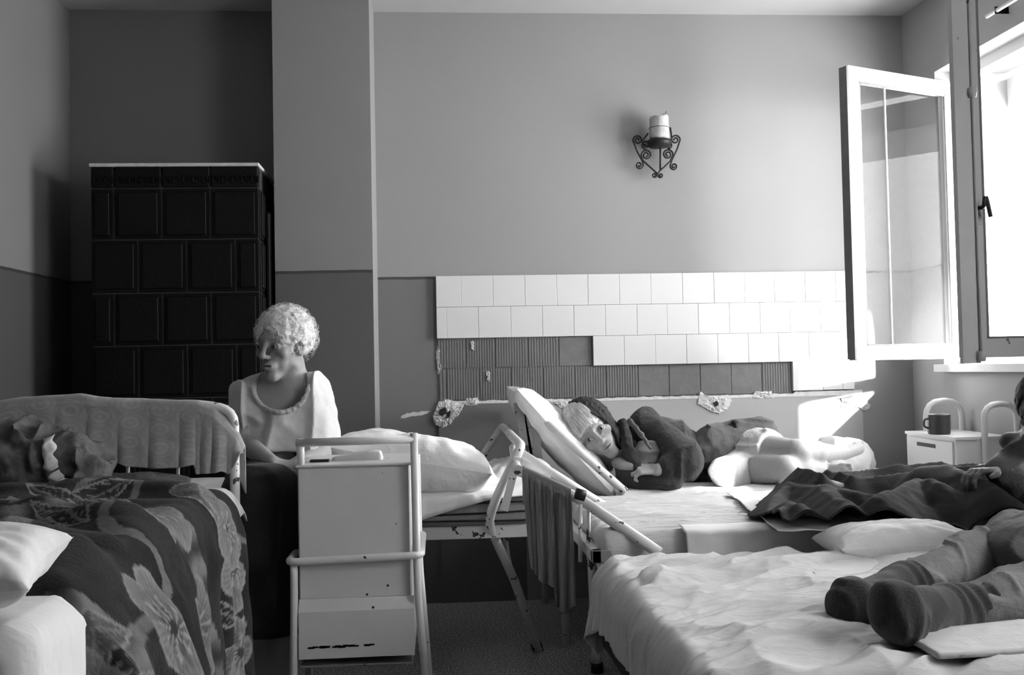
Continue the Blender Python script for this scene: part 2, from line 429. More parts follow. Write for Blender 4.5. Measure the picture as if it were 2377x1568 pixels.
# ---- cloth
def simcloth(P, rest, sdf, steps=120, iters=8, thick=0.006, pins=None, g=-9.8, damp=0.97, bend=0.25, fric=0.6, dt=0.016, wind=None):
    P = P.copy(); V = np.zeros_like(P); nu, nv = P.shape[:2]; ru, rv = rest; rd = math.hypot(ru, rv)
    w = np.ones((nu, nv, 1));
    if pins is not None: w[pins] = 0
    cons = []
    for k in (0, 1):
        def pair(a, b, r, s): cons.append((a, b, r, s))
        m = (nu - k) // 2; pair((slice(k, k + 2 * m, 2), slice(None)), (slice(k + 1, k + 2 * m, 2), slice(None)), ru, 1.0)
        m = (nv - k) // 2; pair((slice(None), slice(k, k + 2 * m, 2)), (slice(None), slice(k + 1, k + 2 * m, 2)), rv, 1.0)
    for k in (0, 1):
        m = (nu - k) // 2; a = slice(k, k + 2 * m, 2); b = slice(k + 1, k + 2 * m, 2)
        cons.append(((a, slice(0, nv - 1)), (b, slice(1, nv)), rd, .5)); cons.append(((a, slice(1, nv)), (b, slice(0, nv - 1)), rd, .5))
    for k in range(4):
        ia = np.arange(k, nu - 2, 4); 
        if len(ia): cons.append(((ia, slice(None)), (ia + 2, slice(None)), 2 * ru, bend))
        ia = np.arange(k, nv - 2, 4)
        if len(ia): cons.append(((slice(None), ia), (slice(None), ia + 2), 2 * rv, bend))
    for st in range(steps):
        V *= damp; V[..., 2] += g * dt; O = P.copy(); P = P + V * dt * w
        for it in range(iters):
            for a, b, r, s in cons:
                pa, pb = P[a], P[b]; d = pb - pa; l = np.linalg.norm(d, axis=-1, keepdims=True) + 1e-9
                wa, wb = w[a], w[b]; c = d * ((l - r) / l) * s / np.maximum(wa + wb, 1e-6)
                P[a] = pa + c * wa; P[b] = pb - c * wb
        Q = P.reshape(-1, 3); d = sdf(Q) - thick; m = (d < 0) & (w.reshape(-1) > 0)
        if m.any():
            q = Q[m]; e = 1e-3; gr = np.stack([sdf(q + A(e, 0, 0)) - sdf(q - A(e, 0, 0)), sdf(q + A(0, e, 0)) - sdf(q - A(0, e, 0)), sdf(q + A(0, 0, e)) - sdf(q - A(0, 0, e))], -1)
            gr /= np.linalg.norm(gr, axis=1)[:, None] + 1e-9; q = q - gr * d[m][:, None]
            o = O.reshape(-1, 3)[m]; mv = q - o; tn = mv - gr * (mv * gr).sum(1)[:, None]; q = q - tn * fric
            Q[m] = q; P = Q.reshape(P.shape)
        V = (P - O) / dt; sp = np.linalg.norm(V, axis=-1, keepdims=True); V *= np.minimum(1, 3.0 / (sp + 1e-9))
    return P
# ================================================================== ROOM
YB = 4.75; ZC = 2.82; XR0 = 2.345; SK = 0.03      # right wall: X = XR0 + SK*(YB-Y)
ca_ = math.atan(SK)
def RW(s, d, z):           # s along right wall from back corner towards camera, d depth outwards (+) / into room (-)
    c, n = math.cos(ca_), math.sin(ca_)
    return A(XR0 + n * s + c * d, YB - c * s + n * d, z)
pl = atz(0, 617, 1.546); XL0 = at(165, 648, YB)[0]; SKL = (XL0 - pl[0]) / (YB - pl[1])
def hexa(a, b, f):       # box in (s,d,z) mapped through f
    V, F = box(A(*a), A(*b)); V = np.array([f(*v) for v in V]); return fixn(V, F)
struct('floor', box(A(-4.2, -3.2, -0.1), A(3.6, 4.9, 0)), 'floor', smooth=False)
struct('ceiling', box(A(-4.2, -3.2, ZC), A(3.6, 4.9, ZC + 0.1)), 'ceiling', smooth=False)
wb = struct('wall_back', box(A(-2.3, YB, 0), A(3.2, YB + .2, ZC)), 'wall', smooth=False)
# left wall (slightly oblique) as prism
def LW(s, d, z): return A(XL0 - SKL * s - d, YB - s, z)
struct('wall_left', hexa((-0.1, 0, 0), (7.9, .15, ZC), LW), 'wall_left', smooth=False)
struct('wall_front', box(A(-4.2, -3.3, 0), A(3.6, -3.1, ZC)), 'wall_behind', smooth=False)
# right wall with two window openings
wz0, wz1 = 1.075, 2.45
S0, S1 = 0.29, 1.64
T0, T1 = 3.0, 4.4
U0, U1 = 6.1, 7.3
parts = []
for (a, b) in ((-0.2, S0), (S1, T0), (T1, 8.1)): parts.append(hexa((a, 0, 0), (b, .36, ZC), RW))
for (a, b) in ((S0, S1), (T0, T1)):
    parts.append(hexa((a, 0, 0), (b, .36, wz0), RW)); parts.append(hexa((a, 0, wz1), (b, .36, ZC), RW))
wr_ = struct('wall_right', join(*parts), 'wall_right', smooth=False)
sill = obj('window_sill', hexa((S0 - .03, -.035, wz0 - .03), (S1 + .03, .2, wz0 + .004), RW), 'wood_win', wr_, smooth=False)
# unseen slab added outside over the window to cut the sun patch
obj('sun_cut_slab', hexa((-2.0, .36, 2.28), (3.5, 1.05, 2.42), RW), 'outside', wr_, smooth=False)
# pillar
pf = 4.40
pxl, pxr = at(637, 500, pf)[0], at(863, 500, pf)[0]
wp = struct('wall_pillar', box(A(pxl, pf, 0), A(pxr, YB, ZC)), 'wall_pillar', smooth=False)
obj('corner_plaster', box(A(pxr - .002, pf + .003, 0), A(pxr + .0015, YB, ZC)), 'corner', wp, smooth=False)
obj('niche_shade_panel', box(A(-1.75, YB - .0015, 0), A(pxl, YB, ZC)), 'wall_left', wb, smooth=False)  # dark sheet paints the pillar's shade on the niche wall

# ---------------- tiles on back wall
def WX(px, py): return at(px, py, YB)
zrow = [1.546, 1.397, 1.248, 1.105, 0.965]
row_off = {0: [1015, 1073, 1147, 1221, 1295, 1367, 1440, 1513, 1586, 1659, 1730, 1799, 1870, 1941, 1978],
           1: [1015, 1038, 1112, 1187, 1260, 1333, 1406, 1479, 1549, 1621, 1693, 1764, 1833, 1904, 1978],
           2: [1376, 1448, 1520, 1592, 1664, 1735, 1805, 1875, 1946, 1978],
           3: [1836, 1905, 1951, 1978]}
cache = {}
def piece(name, x0, x1, z0, z1, yf, m, parent, bev=0.0012, lab=None):
    key = (name, round(x1 - x0, 2), round(z1 - z0, 2), m)
    if key not in cache:
        o = obj(name, box(A(x0, yf, z0), A(x1, YB + .002, z1), bev), m, parent, smooth=False, )
        me = o.data; org = ORG[parent.name]; c = A((x0 + x1) / 2, (yf + YB) / 2, (z0 + z1) / 2)
        n = len(me.vertices); co = np.zeros(n * 3); me.vertices.foreach_get('co', co); co = co.reshape(-1, 3) + org - c
        me.vertices.foreach_set('co', co.ravel()); o.location = tuple(c - org); cache[key] = (o, x1 - x0)
    else:
        src, wd = cache[key]; o = src.copy(); link(o); c = A((x0 + x1) / 2, (yf + YB) / 2, (z0 + z1) / 2)
        o.location = tuple(c - ORG[parent.name]); o.scale = ((x1 - x0) / wd, 1, 1)
    return o
tp = rng
for r in range(4):
    xs = [WX(p, 850)[0] for p in row_off[r]]
    for i in range(len(xs) - 1):
        pr = 0.022 + rng.rand() * 0.002
        o = piece('tile', xs[i] + .0006, xs[i + 1] - .0006, zrow[r + 1] + .0006, zrow[r] - .0006, YB - pr, 'tile_white', wb)
g0 = 0.0205
for r in range(4):
    obj('tile_bedding', box(A(WX(row_off[r][0], 850)[0] + .002, YB - g0, zrow[r + 1] + .002), A(WX(1977, 850)[0], YB + .001, zrow[r] - .002)), 'grout', wb, smooth=False)
# ribbed bricks where tiles are missing
bricks = {2: [1016, 1082, 1150, 1226, 1298, 1375], 3: [1018, 1036, 1112, 1186, 1260, 1333, 1406, 1480, 1552, 1624, 1696, 1767, 1835]}
for r, pts in bricks.items():
    zt, zb_ = zrow[r], zrow[r + 1] + (0.0 if r == 2 else -0.012)
    for i in range(len(pts) - 1):
        x0, x1 = WX(pts[i], 850)[0], WX(pts[i + 1], 850)[0]
        y = YB - 0.004 - rng.rand() * 0.003; vs = []
        flat = (r == 2 and i == 4) or (r == 3 and i in (7, 8, 9, 10))
        nrib = max(2, int((x1 - x0) / 0.0125))
        zz0, zz1 = zb_ + .002, zt - .002
        if flat: vs.append(box(A(x0 + .0015, y, zz0), A(x1 - .0015, YB + .002, zz1), .001))
        else:
            vs.append(box(A(x0 + .0015, y, zz0), A(x1 - .0015, YB + .002, zz1)))
            for k in range(nrib):
                a = x0 + .003 + (x1 - x0 - .006) * (k + .18) / nrib; b = x0 + .003 + (x1 - x0 - .006) * (k + .82) / nrib
                vs.append(box(A(a, y - .0022, zz0), A(b, y + .001, zz1)))
        obj('brick', join(*vs), 'brick' if flat else 'brick_rib', wb, smooth=False)
# lower plaster slab with ragged upper edge, and loose plaster lumps
def ragged(name, prof, zbot, yf, m, parent, seed=0):
    V = []; n = len(prof)
    for (x, z) in prof: V.append((x, yf, z))
    for (x, z) in prof: V.append((x, YB + .002, z))
    for (x, z) in prof: V.append((x, yf, zbot))
    F = []
    for i in range(n - 1):
        F.append((i + 1, i, n + i, n + i + 1)); F.append((i, i + 1, 2 * n + i + 1, 2 * n + i))
    return obj(name, (np.array(V), [tuple(reversed(f)) for f in F]), m, parent, smooth=False)
xa, xb = WX(1018, 935)[0], WX(2000, 930)[0]
prof = []
for i, x in enumerate(np.linspace(xa, xb, 150)):
    px = 1018 + (2000 - 1018) * i / 149
    b = 0.948 + 0.004 * vnoise(A(x, 0, 0)[None], 40)[0] + .003 * rng.rand()
    if px > 1836: b = 0.958 + .003 * rng.rand()
    prof.append((x, b))
ragged('plaster_edge', prof, 0.936, YB - 0.012, 'plaster_raw', wb)
xm = WX(1215, 930)[0]
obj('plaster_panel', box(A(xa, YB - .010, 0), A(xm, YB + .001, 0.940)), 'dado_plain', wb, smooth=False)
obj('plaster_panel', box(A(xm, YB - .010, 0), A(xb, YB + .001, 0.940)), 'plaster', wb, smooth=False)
def lump(name, pts, yf, m, parent, th=0.006, n=40, rough=.006, seed=0):
    c = np.mean([WX(*p) for p in pts], 0); P = np.array([WX(*p) for p in pts])
    P = np.vstack([P, P[:1]]); Q = []
    for i in range(len(P) - 1):
        for t in np.linspace(0, 1, 7, endpoint=False):
            q = P[i] * (1 - t) + P[i + 1] * t; q = q + rough * (rng.rand(3) - .5); Q.append(q)
    Q = np.array(Q); k = len(Q); V = []
    for s, yy in ((1.0, YB + .001), (.93, yf), (.74, yf - th * .4), (.55, yf - th), (.36, yf - th * .3), (.18, yf - th * .8)):
        R = c + (Q - c) * s; R = R + (s < .9) * A(1, 0, 1) * (rng.rand(k, 3) - .5) * rough * 1.6; R[:, 1] = yy + (rng.rand(k) - .5) * (.006 if th > .003 else .0005) * (s < 1); V.append(R)
    V.append(np.array([[c[0], yf - th * .8, c[2]]])); V = np.concatenate(V); F = []
    for l in range(5):
        for i in range(k):
            j = (i + 1) % k; F.append((l * k + i, l * k + j, (l + 1) * k + j, (l + 1) * k + i))
    for i in range(k): F.append((5 * k + i, 5 * k + (i + 1) % k, 6 * k))
    VV, FF = V, F
    n0 = np.cross(V[F[-1][1]] - V[F[-1][0]], V[F[-1][2]] - V[F[-1][0]])
    if n0[1] > 0: FF = [tuple(reversed(f)) for f in F]
    return obj(name, (VV, FF), m, parent, smooth=False)
LU = [([(1003, 968), (1018, 935), (1040, 925), (1070, 936), (1062, 965), (1048, 985), (1030, 996), (1010, 988)], 'plaster_raw', .014),
      ([(1016, 800), (1022, 800), (1020, 850), (1026, 862), (1016, 872), (1012, 825)], 'plaster_raw', .004),
      ([(1070, 940), (1082, 925), (1108, 922), (1112, 936), (1100, 944)], 'plaster_raw', .012),
      ([(1080, 935), (1062, 970), (1045, 975), (1052, 945)], 'plaster_raw', .013),
      ([(1616, 938), (1622, 908), (1642, 922), (1690, 915), (1700, 930), (1688, 952), (1668, 962), (1650, 958)], 'plaster_raw', .016),
      ([(1738, 926), (1752, 910), (1790, 908), (1798, 925)], 'plaster_raw', .012),
      ([(1285, 935), (1325, 928), (1350, 940), (1338, 952), (1310, 955)], 'plaster_raw', .014),
      ([(1306, 945), (1330, 950), (1325, 975), (1312, 972)], 'plaster_raw', .014),
      ([(1940, 925), (1975, 912), (2005, 922), (2022, 945), (2010, 955), (1985, 945), (1950, 948)], 'plaster_raw', .014),
      ([(1092, 792), (1100, 792), (1100, 815), (1096, 812)], 'plaster_raw', .008),
      ([(1128, 862), (1136, 862), (1138, 888), (1132, 886)], 'plaster_raw', .008),
      ([(928, 968), (945, 960), (1000, 954), (990, 962), (930, 972)], 'plaster_raw', .001)]
for p, m, d in LU: lump('plaster_patch', p, YB - d, m, wb, th=.005 if d > .003 else .0006)
for p in ([(1020, 950), (1034, 945), (1038, 960), (1026, 966), (1018, 962)], [(1652, 935), (1662, 930), (1666, 940), (1656, 946)],
          [(1336, 944), (1342, 940), (1343, 950), (1337, 951)], [(1945, 924), (1975, 918), (1985, 926), (1965, 936), (1950, 934)], [(1036, 958), (1046, 953), (1046, 965), (1038, 972)]):
    lump('plaster_hole_shade', p, YB - .0225, 'hole', wb, th=.0015, rough=.003)  # dark disc paints the shade inside a hole; nothing is recessed
obj('dado_bounce_panel', box(A(WX(1980, 850)[0], YB - .0018, 0), A(XR0 + .02, YB, 1.533)), 'dado_bounce', wb, smooth=False)  # lighter plate carrying the painted bounce light beside the tiles
# dark strip painting the shadow line along the left edge of the tiles
obj('tile_edge_shadow', box(A(WX(1006, 700)[0], YB - .0008, 1.10), A(WX(1014, 700)[0], YB, 1.546)), M['putty'], wb, smooth=False)

# ================================================================== STOVE
sy = 4.30
st = thing('tiled_stove', 'dark glazed tiled stove in the niche behind the beds', 'stove', (at(400, 900, 4.5)[0], 4.5, 0))
sx0, sx1 = at(211, 600, sy)[0], at(603, 600, sy)[0]; szt = at(400, 386, sy)[2]
stw = sx1 - sx0
obj('stove_body', box(A(sx0 + .006, sy + .003, 0), A(sx1 - .006, YB - .02, szt - .01)), 'stove_joint', st, smooth=False)
obj('stove_plinth', box(A(sx0 - .03, sy - .03, 0), A(sx1 + .03, YB - .02, .12), .008), 'stove', st, smooth=False)
def sz(py): return at(400, py, sy)[2]
rows = [sz(437), sz(556), sz(680), sz(802), sz(925), sz(1048), sz(1170), sz(1292), sz(1414), .12]
A_ = [211, 265, 377, 490, 603]; B_ = [211, 321, 434, 548, 603]
def stile(x0, x1, z0, z1, yf, yb):
    vs = [box(A(x0 + .0022, yf, z0 + .0022), A(x1 - .0022, yb, z1 - .0022), .0025)]
    if x1 - x0 > .07 and z1 - z0 > .07: vs.append(box(A(x0 + .016, yf - .006, z0 + .016), A(x1 - .016, yf + .001, z1 - .016), .005))
    return join(*vs)
for r in range(len(rows) - 1):
    ps = A_ if r % 2 == 0 else B_
    xs = [at(p, 600, sy)[0] for p in ps]
    for i in range(len(xs) - 1):
        obj('stove_tile', stile(xs[i], xs[i + 1], rows[r + 1], rows[r], sy, sy + .02), 'stove', st, smooth=False)
    ys = [sy + .02, sy + .22, YB - .02] if r % 2 == 0 else [sy + .02, sy + .12, YB - .02]
    for i in range(len(ys) - 1):
        v, f = stile(ys[i], ys[i + 1], rows[r + 1], rows[r], 0, .02)
        v = np.stack([sx1 + .002 - v[:, 1], v[:, 0], v[:, 2]], -1)
        obj('side_tile', fixn(v, f) if False else (v, f), 'stove', st, smooth=False)
# cornice band with relief ornament
cxs = [at(p, 600, sy)[0] for p in (211, 266, 377, 490, 603)]
for i in range(4):
    x0, x1 = cxs[i], cxs[i + 1]; vs = [box(A(x0 + .002, sy - .004, rows[0] + .002), A(x1 - .002, sy + .03, szt), .005)]
    n = max(2, int((x1 - x0) / .04)); zm = (rows[0] + szt) / 2 - .012
    for k in range(n):
        xc = x0 + (x1 - x0) * (k + .5) / n
        vs.append(xf(tube([(math.cos(t) * .011, 0, math.sin(t) * .016) for t in np.linspace(0, 5.2, 9)], .0028, 5), None, (xc, sy - .006, zm)))
        vs.append(box(A(xc + .016, sy - .008, zm - .014), A(xc + .019, sy, zm + .014)))
    obj('cornice_tile', join(*vs), 'stove', st, smooth=False)
obj('top_slab', box(A(sx0 - .004, sy - .012, szt - .002), A(sx1 + .004, YB - .02, szt + .012), .004), 'plaster_raw', st, smooth=False)
fl = obj('flue_box', box(A(sx1 + .004, sy + .1, .12), A(at(634, 600, 4.45)[0], YB - .02, at(620, 495, 4.45)[2]), .01), 'stove', st, smooth=False)

# ================================================================== WINDOW
win = thing('window_1', None, None, RW((S0 + S1) / 2, .1, wz0)); win['kind'] = 'structure'
fr = .05
fd0, fd1 = .10, .17
for (a, b) in (((S0, fd0, wz0), (S0 + fr, fd1, wz1)), ((S1 - fr, fd0, wz0), (S1, fd1, wz1)), ((S0, fd0, wz1 - fr), (S1, fd1, wz1)), ((S0, fd0, wz0), (S1, fd1, wz0 + fr * .8))):
    obj('window_frame', hexa(a, b, RW), 'wood_win', win, smooth=False)
# outer (closed) sash pair, a second layer as in old double windows: only its frame bars top
obj('curtain_rail', tube([RW(.80, -.05, 2.53), RW(S1 + .2, -.05, 2.53)], .009), 'wood_win', win)
for s in (.85, S1 - .1): obj('rail_bracket', box(RW(s, -.06, 2.515), RW(s + .025, 0, 2.545)), 'wood_win', win, smooth=False)
LZ0, LZ1 = 1.105, 2.385
def leaf(name, hinge, free, side, label, wm='wood_win'):
    """sash in the vertical plane from hinge to free edge (xy)"""
    h = A(*hinge, 0); f = A(*free, 0); u = (f - h); L = np.linalg.norm(u); u /= L; n = A(-u[1], u[0], 0)
    if n[1] > 0: n = -n            # n points to the camera side
    def mp(a, d, z): return h + u * a + n * d + A(0, 0, z)
    lf = thing(name, label, 'window', mp(L / 2, 0, LZ0))
    T = .022; sw = .062
    def bx(nm, a, b, m): 
        return obj(nm, hexa(a, b, mp), m, lf, smooth=False)
    bx('stile', (0, -T, LZ0), (sw, T, LZ1), wm)
    bx('stile', (L - sw, -T, LZ0), (L, T, LZ1), wm)
    bx('rail', (sw, -T, LZ0), (L - sw, T, LZ0 + sw), wm)
    bx('rail', (sw, -T, LZ1 - sw), (L - sw, T, LZ1), wm)
    for (a, b) in (((sw, T - .006, LZ0 + sw), (sw + .009, T - .001, LZ1 - sw)), ((L - sw - .009, T - .006, LZ0 + sw), (L - sw, T - .001, LZ1 - sw)),
                   ((sw, T - .006, LZ1 - sw - .009), (L - sw, T - .001, LZ1 - sw)), ((sw, T - .006, LZ0 + sw), (L - sw, T - .001, LZ0 + sw + .007))):
        bx('putty_line', a, b, 'putty')
    bx('pane', (sw - .003, -.002, LZ0 + sw - .003), (L - sw + .003, .002, LZ1 - sw + .003), 'glass')
    return lf, mp, L
h1 = RW(S0 + .03, .06, 0); f1 = at(1970, 500, 4.17)
l1, mp1, L1 = leaf('window_sash', h1[:2], f1[:2], 1, 'white sash of the window standing open beside the tiled wall, showing a whole pane')
obj('worn_edge', hexa((L1, -.02, LZ0 + .004), (L1 + .012, .024, LZ1 - .004), mp1), 'wood_edge', l1, smooth=False)
obj('reflection_bar', hexa((L1 * .64, -.004, LZ0 + .06), (L1 * .64 + .006, .004, LZ1 - .06), mp1), 'wood_win', l1, smooth=False)  # thin bar standing in for a reflection line in the glass
for z in (LZ0 + .2, LZ1 - .2): obj('hinge', tube([mp1(-.006, .02, z), mp1(-.006, .02, z + .07)], .008), 'enamel_grey', l1)
h2 = RW(S1 - .03, .05, 0); f2 = at(2231, 500, 3.18)
l2, mp2, L2 = leaf('window_sash', h2[:2], f2[:2], 1, 'near sash of the window with dark handle on its stile, cut by the right edge', 'wood_win_backlit')
obj('rebate_strip', hexa((L2 - .03, .018, LZ0 - .018), (L2 + .028, .040, LZ1 + .01), mp2), 'wood_win_backlit', l2, smooth=False)
obj('rebate_strip', hexa((L2 - .004, -.01, LZ0 - .0), (L2 + .018, .020, LZ1 + .01), mp2), 'wood_win_backlit', l2, smooth=False)
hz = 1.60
obj('handle_plate', hexa((L2 - .058, .022, hz - .055), (L2 - .034, .027, hz + .055), mp2), 'wood_win_backlit', l2, smooth=False)
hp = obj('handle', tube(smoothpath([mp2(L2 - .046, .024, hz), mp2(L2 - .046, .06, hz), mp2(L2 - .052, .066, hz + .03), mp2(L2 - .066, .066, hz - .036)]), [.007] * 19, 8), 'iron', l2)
obj('espagnolette_rod', tube([mp2(L2 - .030, .044, LZ0 - .01), mp2(L2 - .030, .044, LZ1)], .0045, 8), 'wood_win_backlit', l2)
for z in (hz + .38, LZ0 + .004): obj('rod_guide', xf(lathe([(0, -.017), (.012, -.016), (.014, 0), (.012, .016), (0, .017)], (0, 0, 0), 12), None, mp2(L2 - .030, .045, z)), 'wood_win_backlit', l2)
# second window of the same wall, outside the picture, near the camera
w2 = thing('window_2', None, None, RW((T0 + T1) / 2, .1, wz0)); w2['kind'] = 'structure'
for (a, b) in (((T0, fd0, wz0), (T0 + fr, fd1, wz1)), ((T1 - fr, fd0, wz0), (T1, fd1, wz1)), ((T0, fd0, wz1 - fr), (T1, fd1, wz1)), ((T0, fd0, wz0), (T1, fd1, wz0 + fr)), (((T0 + T1) / 2 - .03, fd0, wz0), ((T0 + T1) / 2 + .03, fd1, wz1))):
    obj('window_frame', hexa(a, b, RW), 'wood_win', w2, smooth=False)
def cur_mat():
    m = bpy.data.materials.new('sun_diffuser_cloth'); m.use_nodes = True; nt = m.node_tree; N = nt.nodes; L = nt.links; N.clear()
    o = N.new('ShaderNodeOutputMaterial'); t = N.new('ShaderNodeBsdfTranslucent'); t.inputs[0].default_value = (.62, .62, .62, 1); d = N.new('ShaderNodeBsdfDiffuse'); d.inputs[0].default_value = (.5, .5, .5, 1)
    x = N.new('ShaderNodeMixShader'); x.inputs[0].default_value = .75; L.new(d.outputs[0], x.inputs[1]); L.new(t.outputs[0], x.inputs[2]); L.new(x.outputs[0], o.inputs[0]); return m
M['sun_diffuser'] = cur_mat()
Pc = np.array([[RW(T0 - .1 + (T1 - T0 + .2) * i / 60, -.06 + .02 * math.sin(i * .9), z) for z in (.9, 1.5, 2.0, 2.55)] for i in range(61)])
tag(obj('sun_diffuser', gridmesh(Pc), 'sun_diffuser'), 'unseen pale cloth added over the second window to diffuse the sun', 'sun_diffuser')  # unseen cloth added to keep direct sun out of the second window
# portals guiding the sky light
for i, (a, b) in enumerate(((S0, S1), (T0, T1))):
    ld = bpy.data.lights.new('portal', 'AREA'); ld.shape = 'RECTANGLE'; ld.size = b - a; ld.size_y = wz1 - wz0; ld.cycles.is_portal = True
    lo = bpy.data.objects.new('portal', ld); COL.objects.link(lo); lo.location = tuple(RW((a + b) / 2, .3, (wz0 + wz1) / 2))
    d = RW(0, -1, 0) - RW(0, 0, 0); lo.rotation_euler = Vector(d).to_track_quat('-Z', 'Y').to_euler()

# ================================================================== SCONCE
sc_ = thing('wall_sconce', 'black wrought iron scroll bracket on the wall holding a pale candle stump', 'sconce', at(1525, 410, YB - .03))
YS = YB - .05
def SP(zx, zy, y=YS):      # from detail-crop coordinates
    return at(1400 + zx / 7.127, 220 + zy / 7.127, y)
def spiral(c, r0, a0, turns, sgn, y=YS, n=22):
    cx, cy = c; P = []
    for i in range(n + 1):
        t = i / n; r = r0 * (1 - .80 * t); a = a0 + sgn * turns * 2 * math.pi * t; P.append(SP(cx + r * math.cos(a), cy + r * math.sin(a), y))
    return P
ri = .0044
cs_ = []
def scroll(pts, y=YS): cs_.append(tube(np.array(pts), ri, 6))
R_ = math.radians
# left strap: upper outer scroll -> lower scroll
scroll(spiral((572, 752), 80, R_(180), 1.6, 1)[::-1] + [SP(560, 930), SP(640, 1080)] + spiral((600, 1165), 66, R_(-10), 1.5, 1))
scroll(spiral((1195, 745), 80, R_(0), 1.6, -1)[::-1] + [SP(1225, 900), SP(1140, 1080)] + spiral((1170, 1185), 62, R_(190), 1.5, -1))
# middle scrolls, joining into the lower vee
scroll(spiral((718, 1000), 88, R_(180), 1.8, 1, )[::-1] + [SP(660, 1090), SP(780, 1200), SP(890, 1300)] + spiral((850, 1330), 45, R_(-20), 1.3, 1))
scroll(spiral((1070, 990), 88, R_(0), 1.8, -1)[::-1] + [SP(1110, 1100), SP(1020, 1190), SP(930, 1270), SP(900, 1320)] + spiral((950, 1335), 42, R_(180), 1.3, -1))
scroll(spiral((712, 830), 78, R_(90), 1.4, 1)[::-1] + [SP(640, 770)] + [SP(680, 720), SP(745, 640)])
scroll(spiral((1070, 830), 74, R_(90), 1.4, -1)[::-1] + [SP(1140, 760), SP(1125, 640), SP(1110, 540)])
for v in cs_: obj('scroll', v, 'iron', sc_)
obj('stem', tube([SP(950, 730, YS - .03), SP(945, 1240, YS)], ri, 6), 'iron', sc_)
pc = SP(930, 800, YS - .03)
obj('dish', lathe([(0, -.020), (.050, -.018), (.060, .0), (.058, .012), (.052, .012), (.046, .003), (0, .003)], pc, 24), 'iron', sc_)
cb = SP(930, 735, YS - .03); 
Vc, Fc = lathe([(0, 0), (.0465, 0), (.0480, .015), (.0465, .045), (.0475, .050), (.0455, .075), (.0465, .100), (.043, .106), (.030, .096), (0, .092)], cb, 28)
Vc = Vc + (fbm(Vc, 60, 2)[:, None] * .002); Vc[:, 2] += (Vc[:, 2] > cb[2] + .085) * vnoise(Vc, 45, 3) * .016
obj('candle_stump', (Vc, Fc), 'candle', sc_)
obj('wire_ring', tube([cb + A(.049 * math.cos(a), .049 * math.sin(a), .052) for a in np.linspace(0, 2 * math.pi, 20)], .0013, 5), 'iron', sc_)
obj('wick_wire', tube(smoothpath([cb + A(.012, -.02, .090), cb + A(.020, -.02, .118), cb + A(.030, -.015, .110), cb + A(.034, -.01, .132)]), .0015, 5), 'iron', sc_)
# arm to wall
obj('wall_arm', tube([pc + A(0, .02, -.01), A(pc[0], YB - .001, pc[2] - .01)], .004, 6), 'iron', sc_)
# ================================================================== BEDS
def bx3(nm, a, b, m, par, bev=.003): return obj(nm, box(A(*a), A(*b), bev), m, par, smooth=False)
def pol(nm, pts, r, m, par, rd=.04, sides=12): return obj(nm, tube(roundpath([np.asarray(p, float) for p in pts], rd), r, sides), m, par)
def gridxy(x0, x1, y0, y1, nu, nv, z):
    X, Y = np.meshgrid(np.linspace(x0, x1, nu), np.linspace(y0, y1, nv), indexing='ij'); return np.stack([X, Y, np.full_like(X, z)], -1)
def creases(P, sx, sy, amp, seed=0, s=1.0, p=2):
    Q = P * A(sx, sy, 1) * s; r = np.abs(1 - np.abs(vnoise(Q + .35 * vnoise(P, 5, seed + 3)[..., None], 1, seed)) * 2)
    r2 = np.clip(1 - np.abs(vnoise(Q * 1.9, 1, seed + 5)) * 2.2, 0, 1)
    return amp * (r ** p * .6 + r2 ** p * .5)
def mattress(nm, x0, x1, y0, y1, z0, z1, m, par, r=.05, sag=.01):
    c = A((x0 + x1) / 2, (y0 + y1) / 2, (z0 + z1) / 2); hf = A((x1 - x0) / 2, (y1 - y0) / 2, (z1 - z0) / 2)
    f = lambda P: rbox(P, c, hf, r) + .006 * vnoise(P, 5, 3)
    return obj(nm, mesh_sdf(f, c - hf - .04, c + hf + .04, .022), m, par)
def sdf_union(*fs): return lambda P: np.min([f(P) for f in fs], axis=0)
def fbox(x0, x1, y0, y1, z0, z1, r=.04):
    c = A((x0 + x1) / 2, (y0 + y1) / 2, (z0 + z1) / 2); hf = A((x1 - x0) / 2, (y1 - y0) / 2, (z1 - z0) / 2)
    return lambda P: rbox(P, c, hf, r)
def fcap(a, b, ra, rb): return lambda P: seg(P, a, b, ra, rb)
def pillow_(nm, c, w, l, th, R, m, par=None, seed=0, pinch=.5, wr=.006, n=56):
    u = np.linspace(-1, 1, n); U, V = np.meshgrid(u, u, indexing='ij'); out = []
    for s in (1, -1):
        e = (1 - np.abs(U) ** 2.6) * (1 - np.abs(V) ** 2.6); h = np.clip(e, 0, 1) ** .42
        k = 1 - .09 * (1 - np.abs(V) ** 2) * np.abs(U) ** 3 - .0; k2 = 1 - .09 * (1 - np.abs(U) ** 2) * np.abs(V) ** 3
        P = np.stack([U * w / 2 * k, V * l / 2 * k2, s * h * th / 2], -1)
        edge = np.clip(np.maximum(np.abs(U), np.abs(V)) * 1.3 - .45, 0, 1)
        ang = np.arctan2(V, U); P[..., 2] += s * h * wr * (fbm(np.stack([U * 2, V * 2, 0 * U + s], -1), 1.3, 4, seed) + edge * np.sin(ang * 17 + 3 * vnoise(P, 6, seed)) * .8)
        out.append(P)
    a, fa = gridmesh(out[0]); b, fb = gridmesh(out[1]); V_ = np.concatenate([a, b]); F_ = np.concatenate([fa, fb[:, ::-1] + len(a)])
    V_ = V_ @ np.asarray(R).T + np.asarray(c); return obj(nm, (V_, F_), m, par)

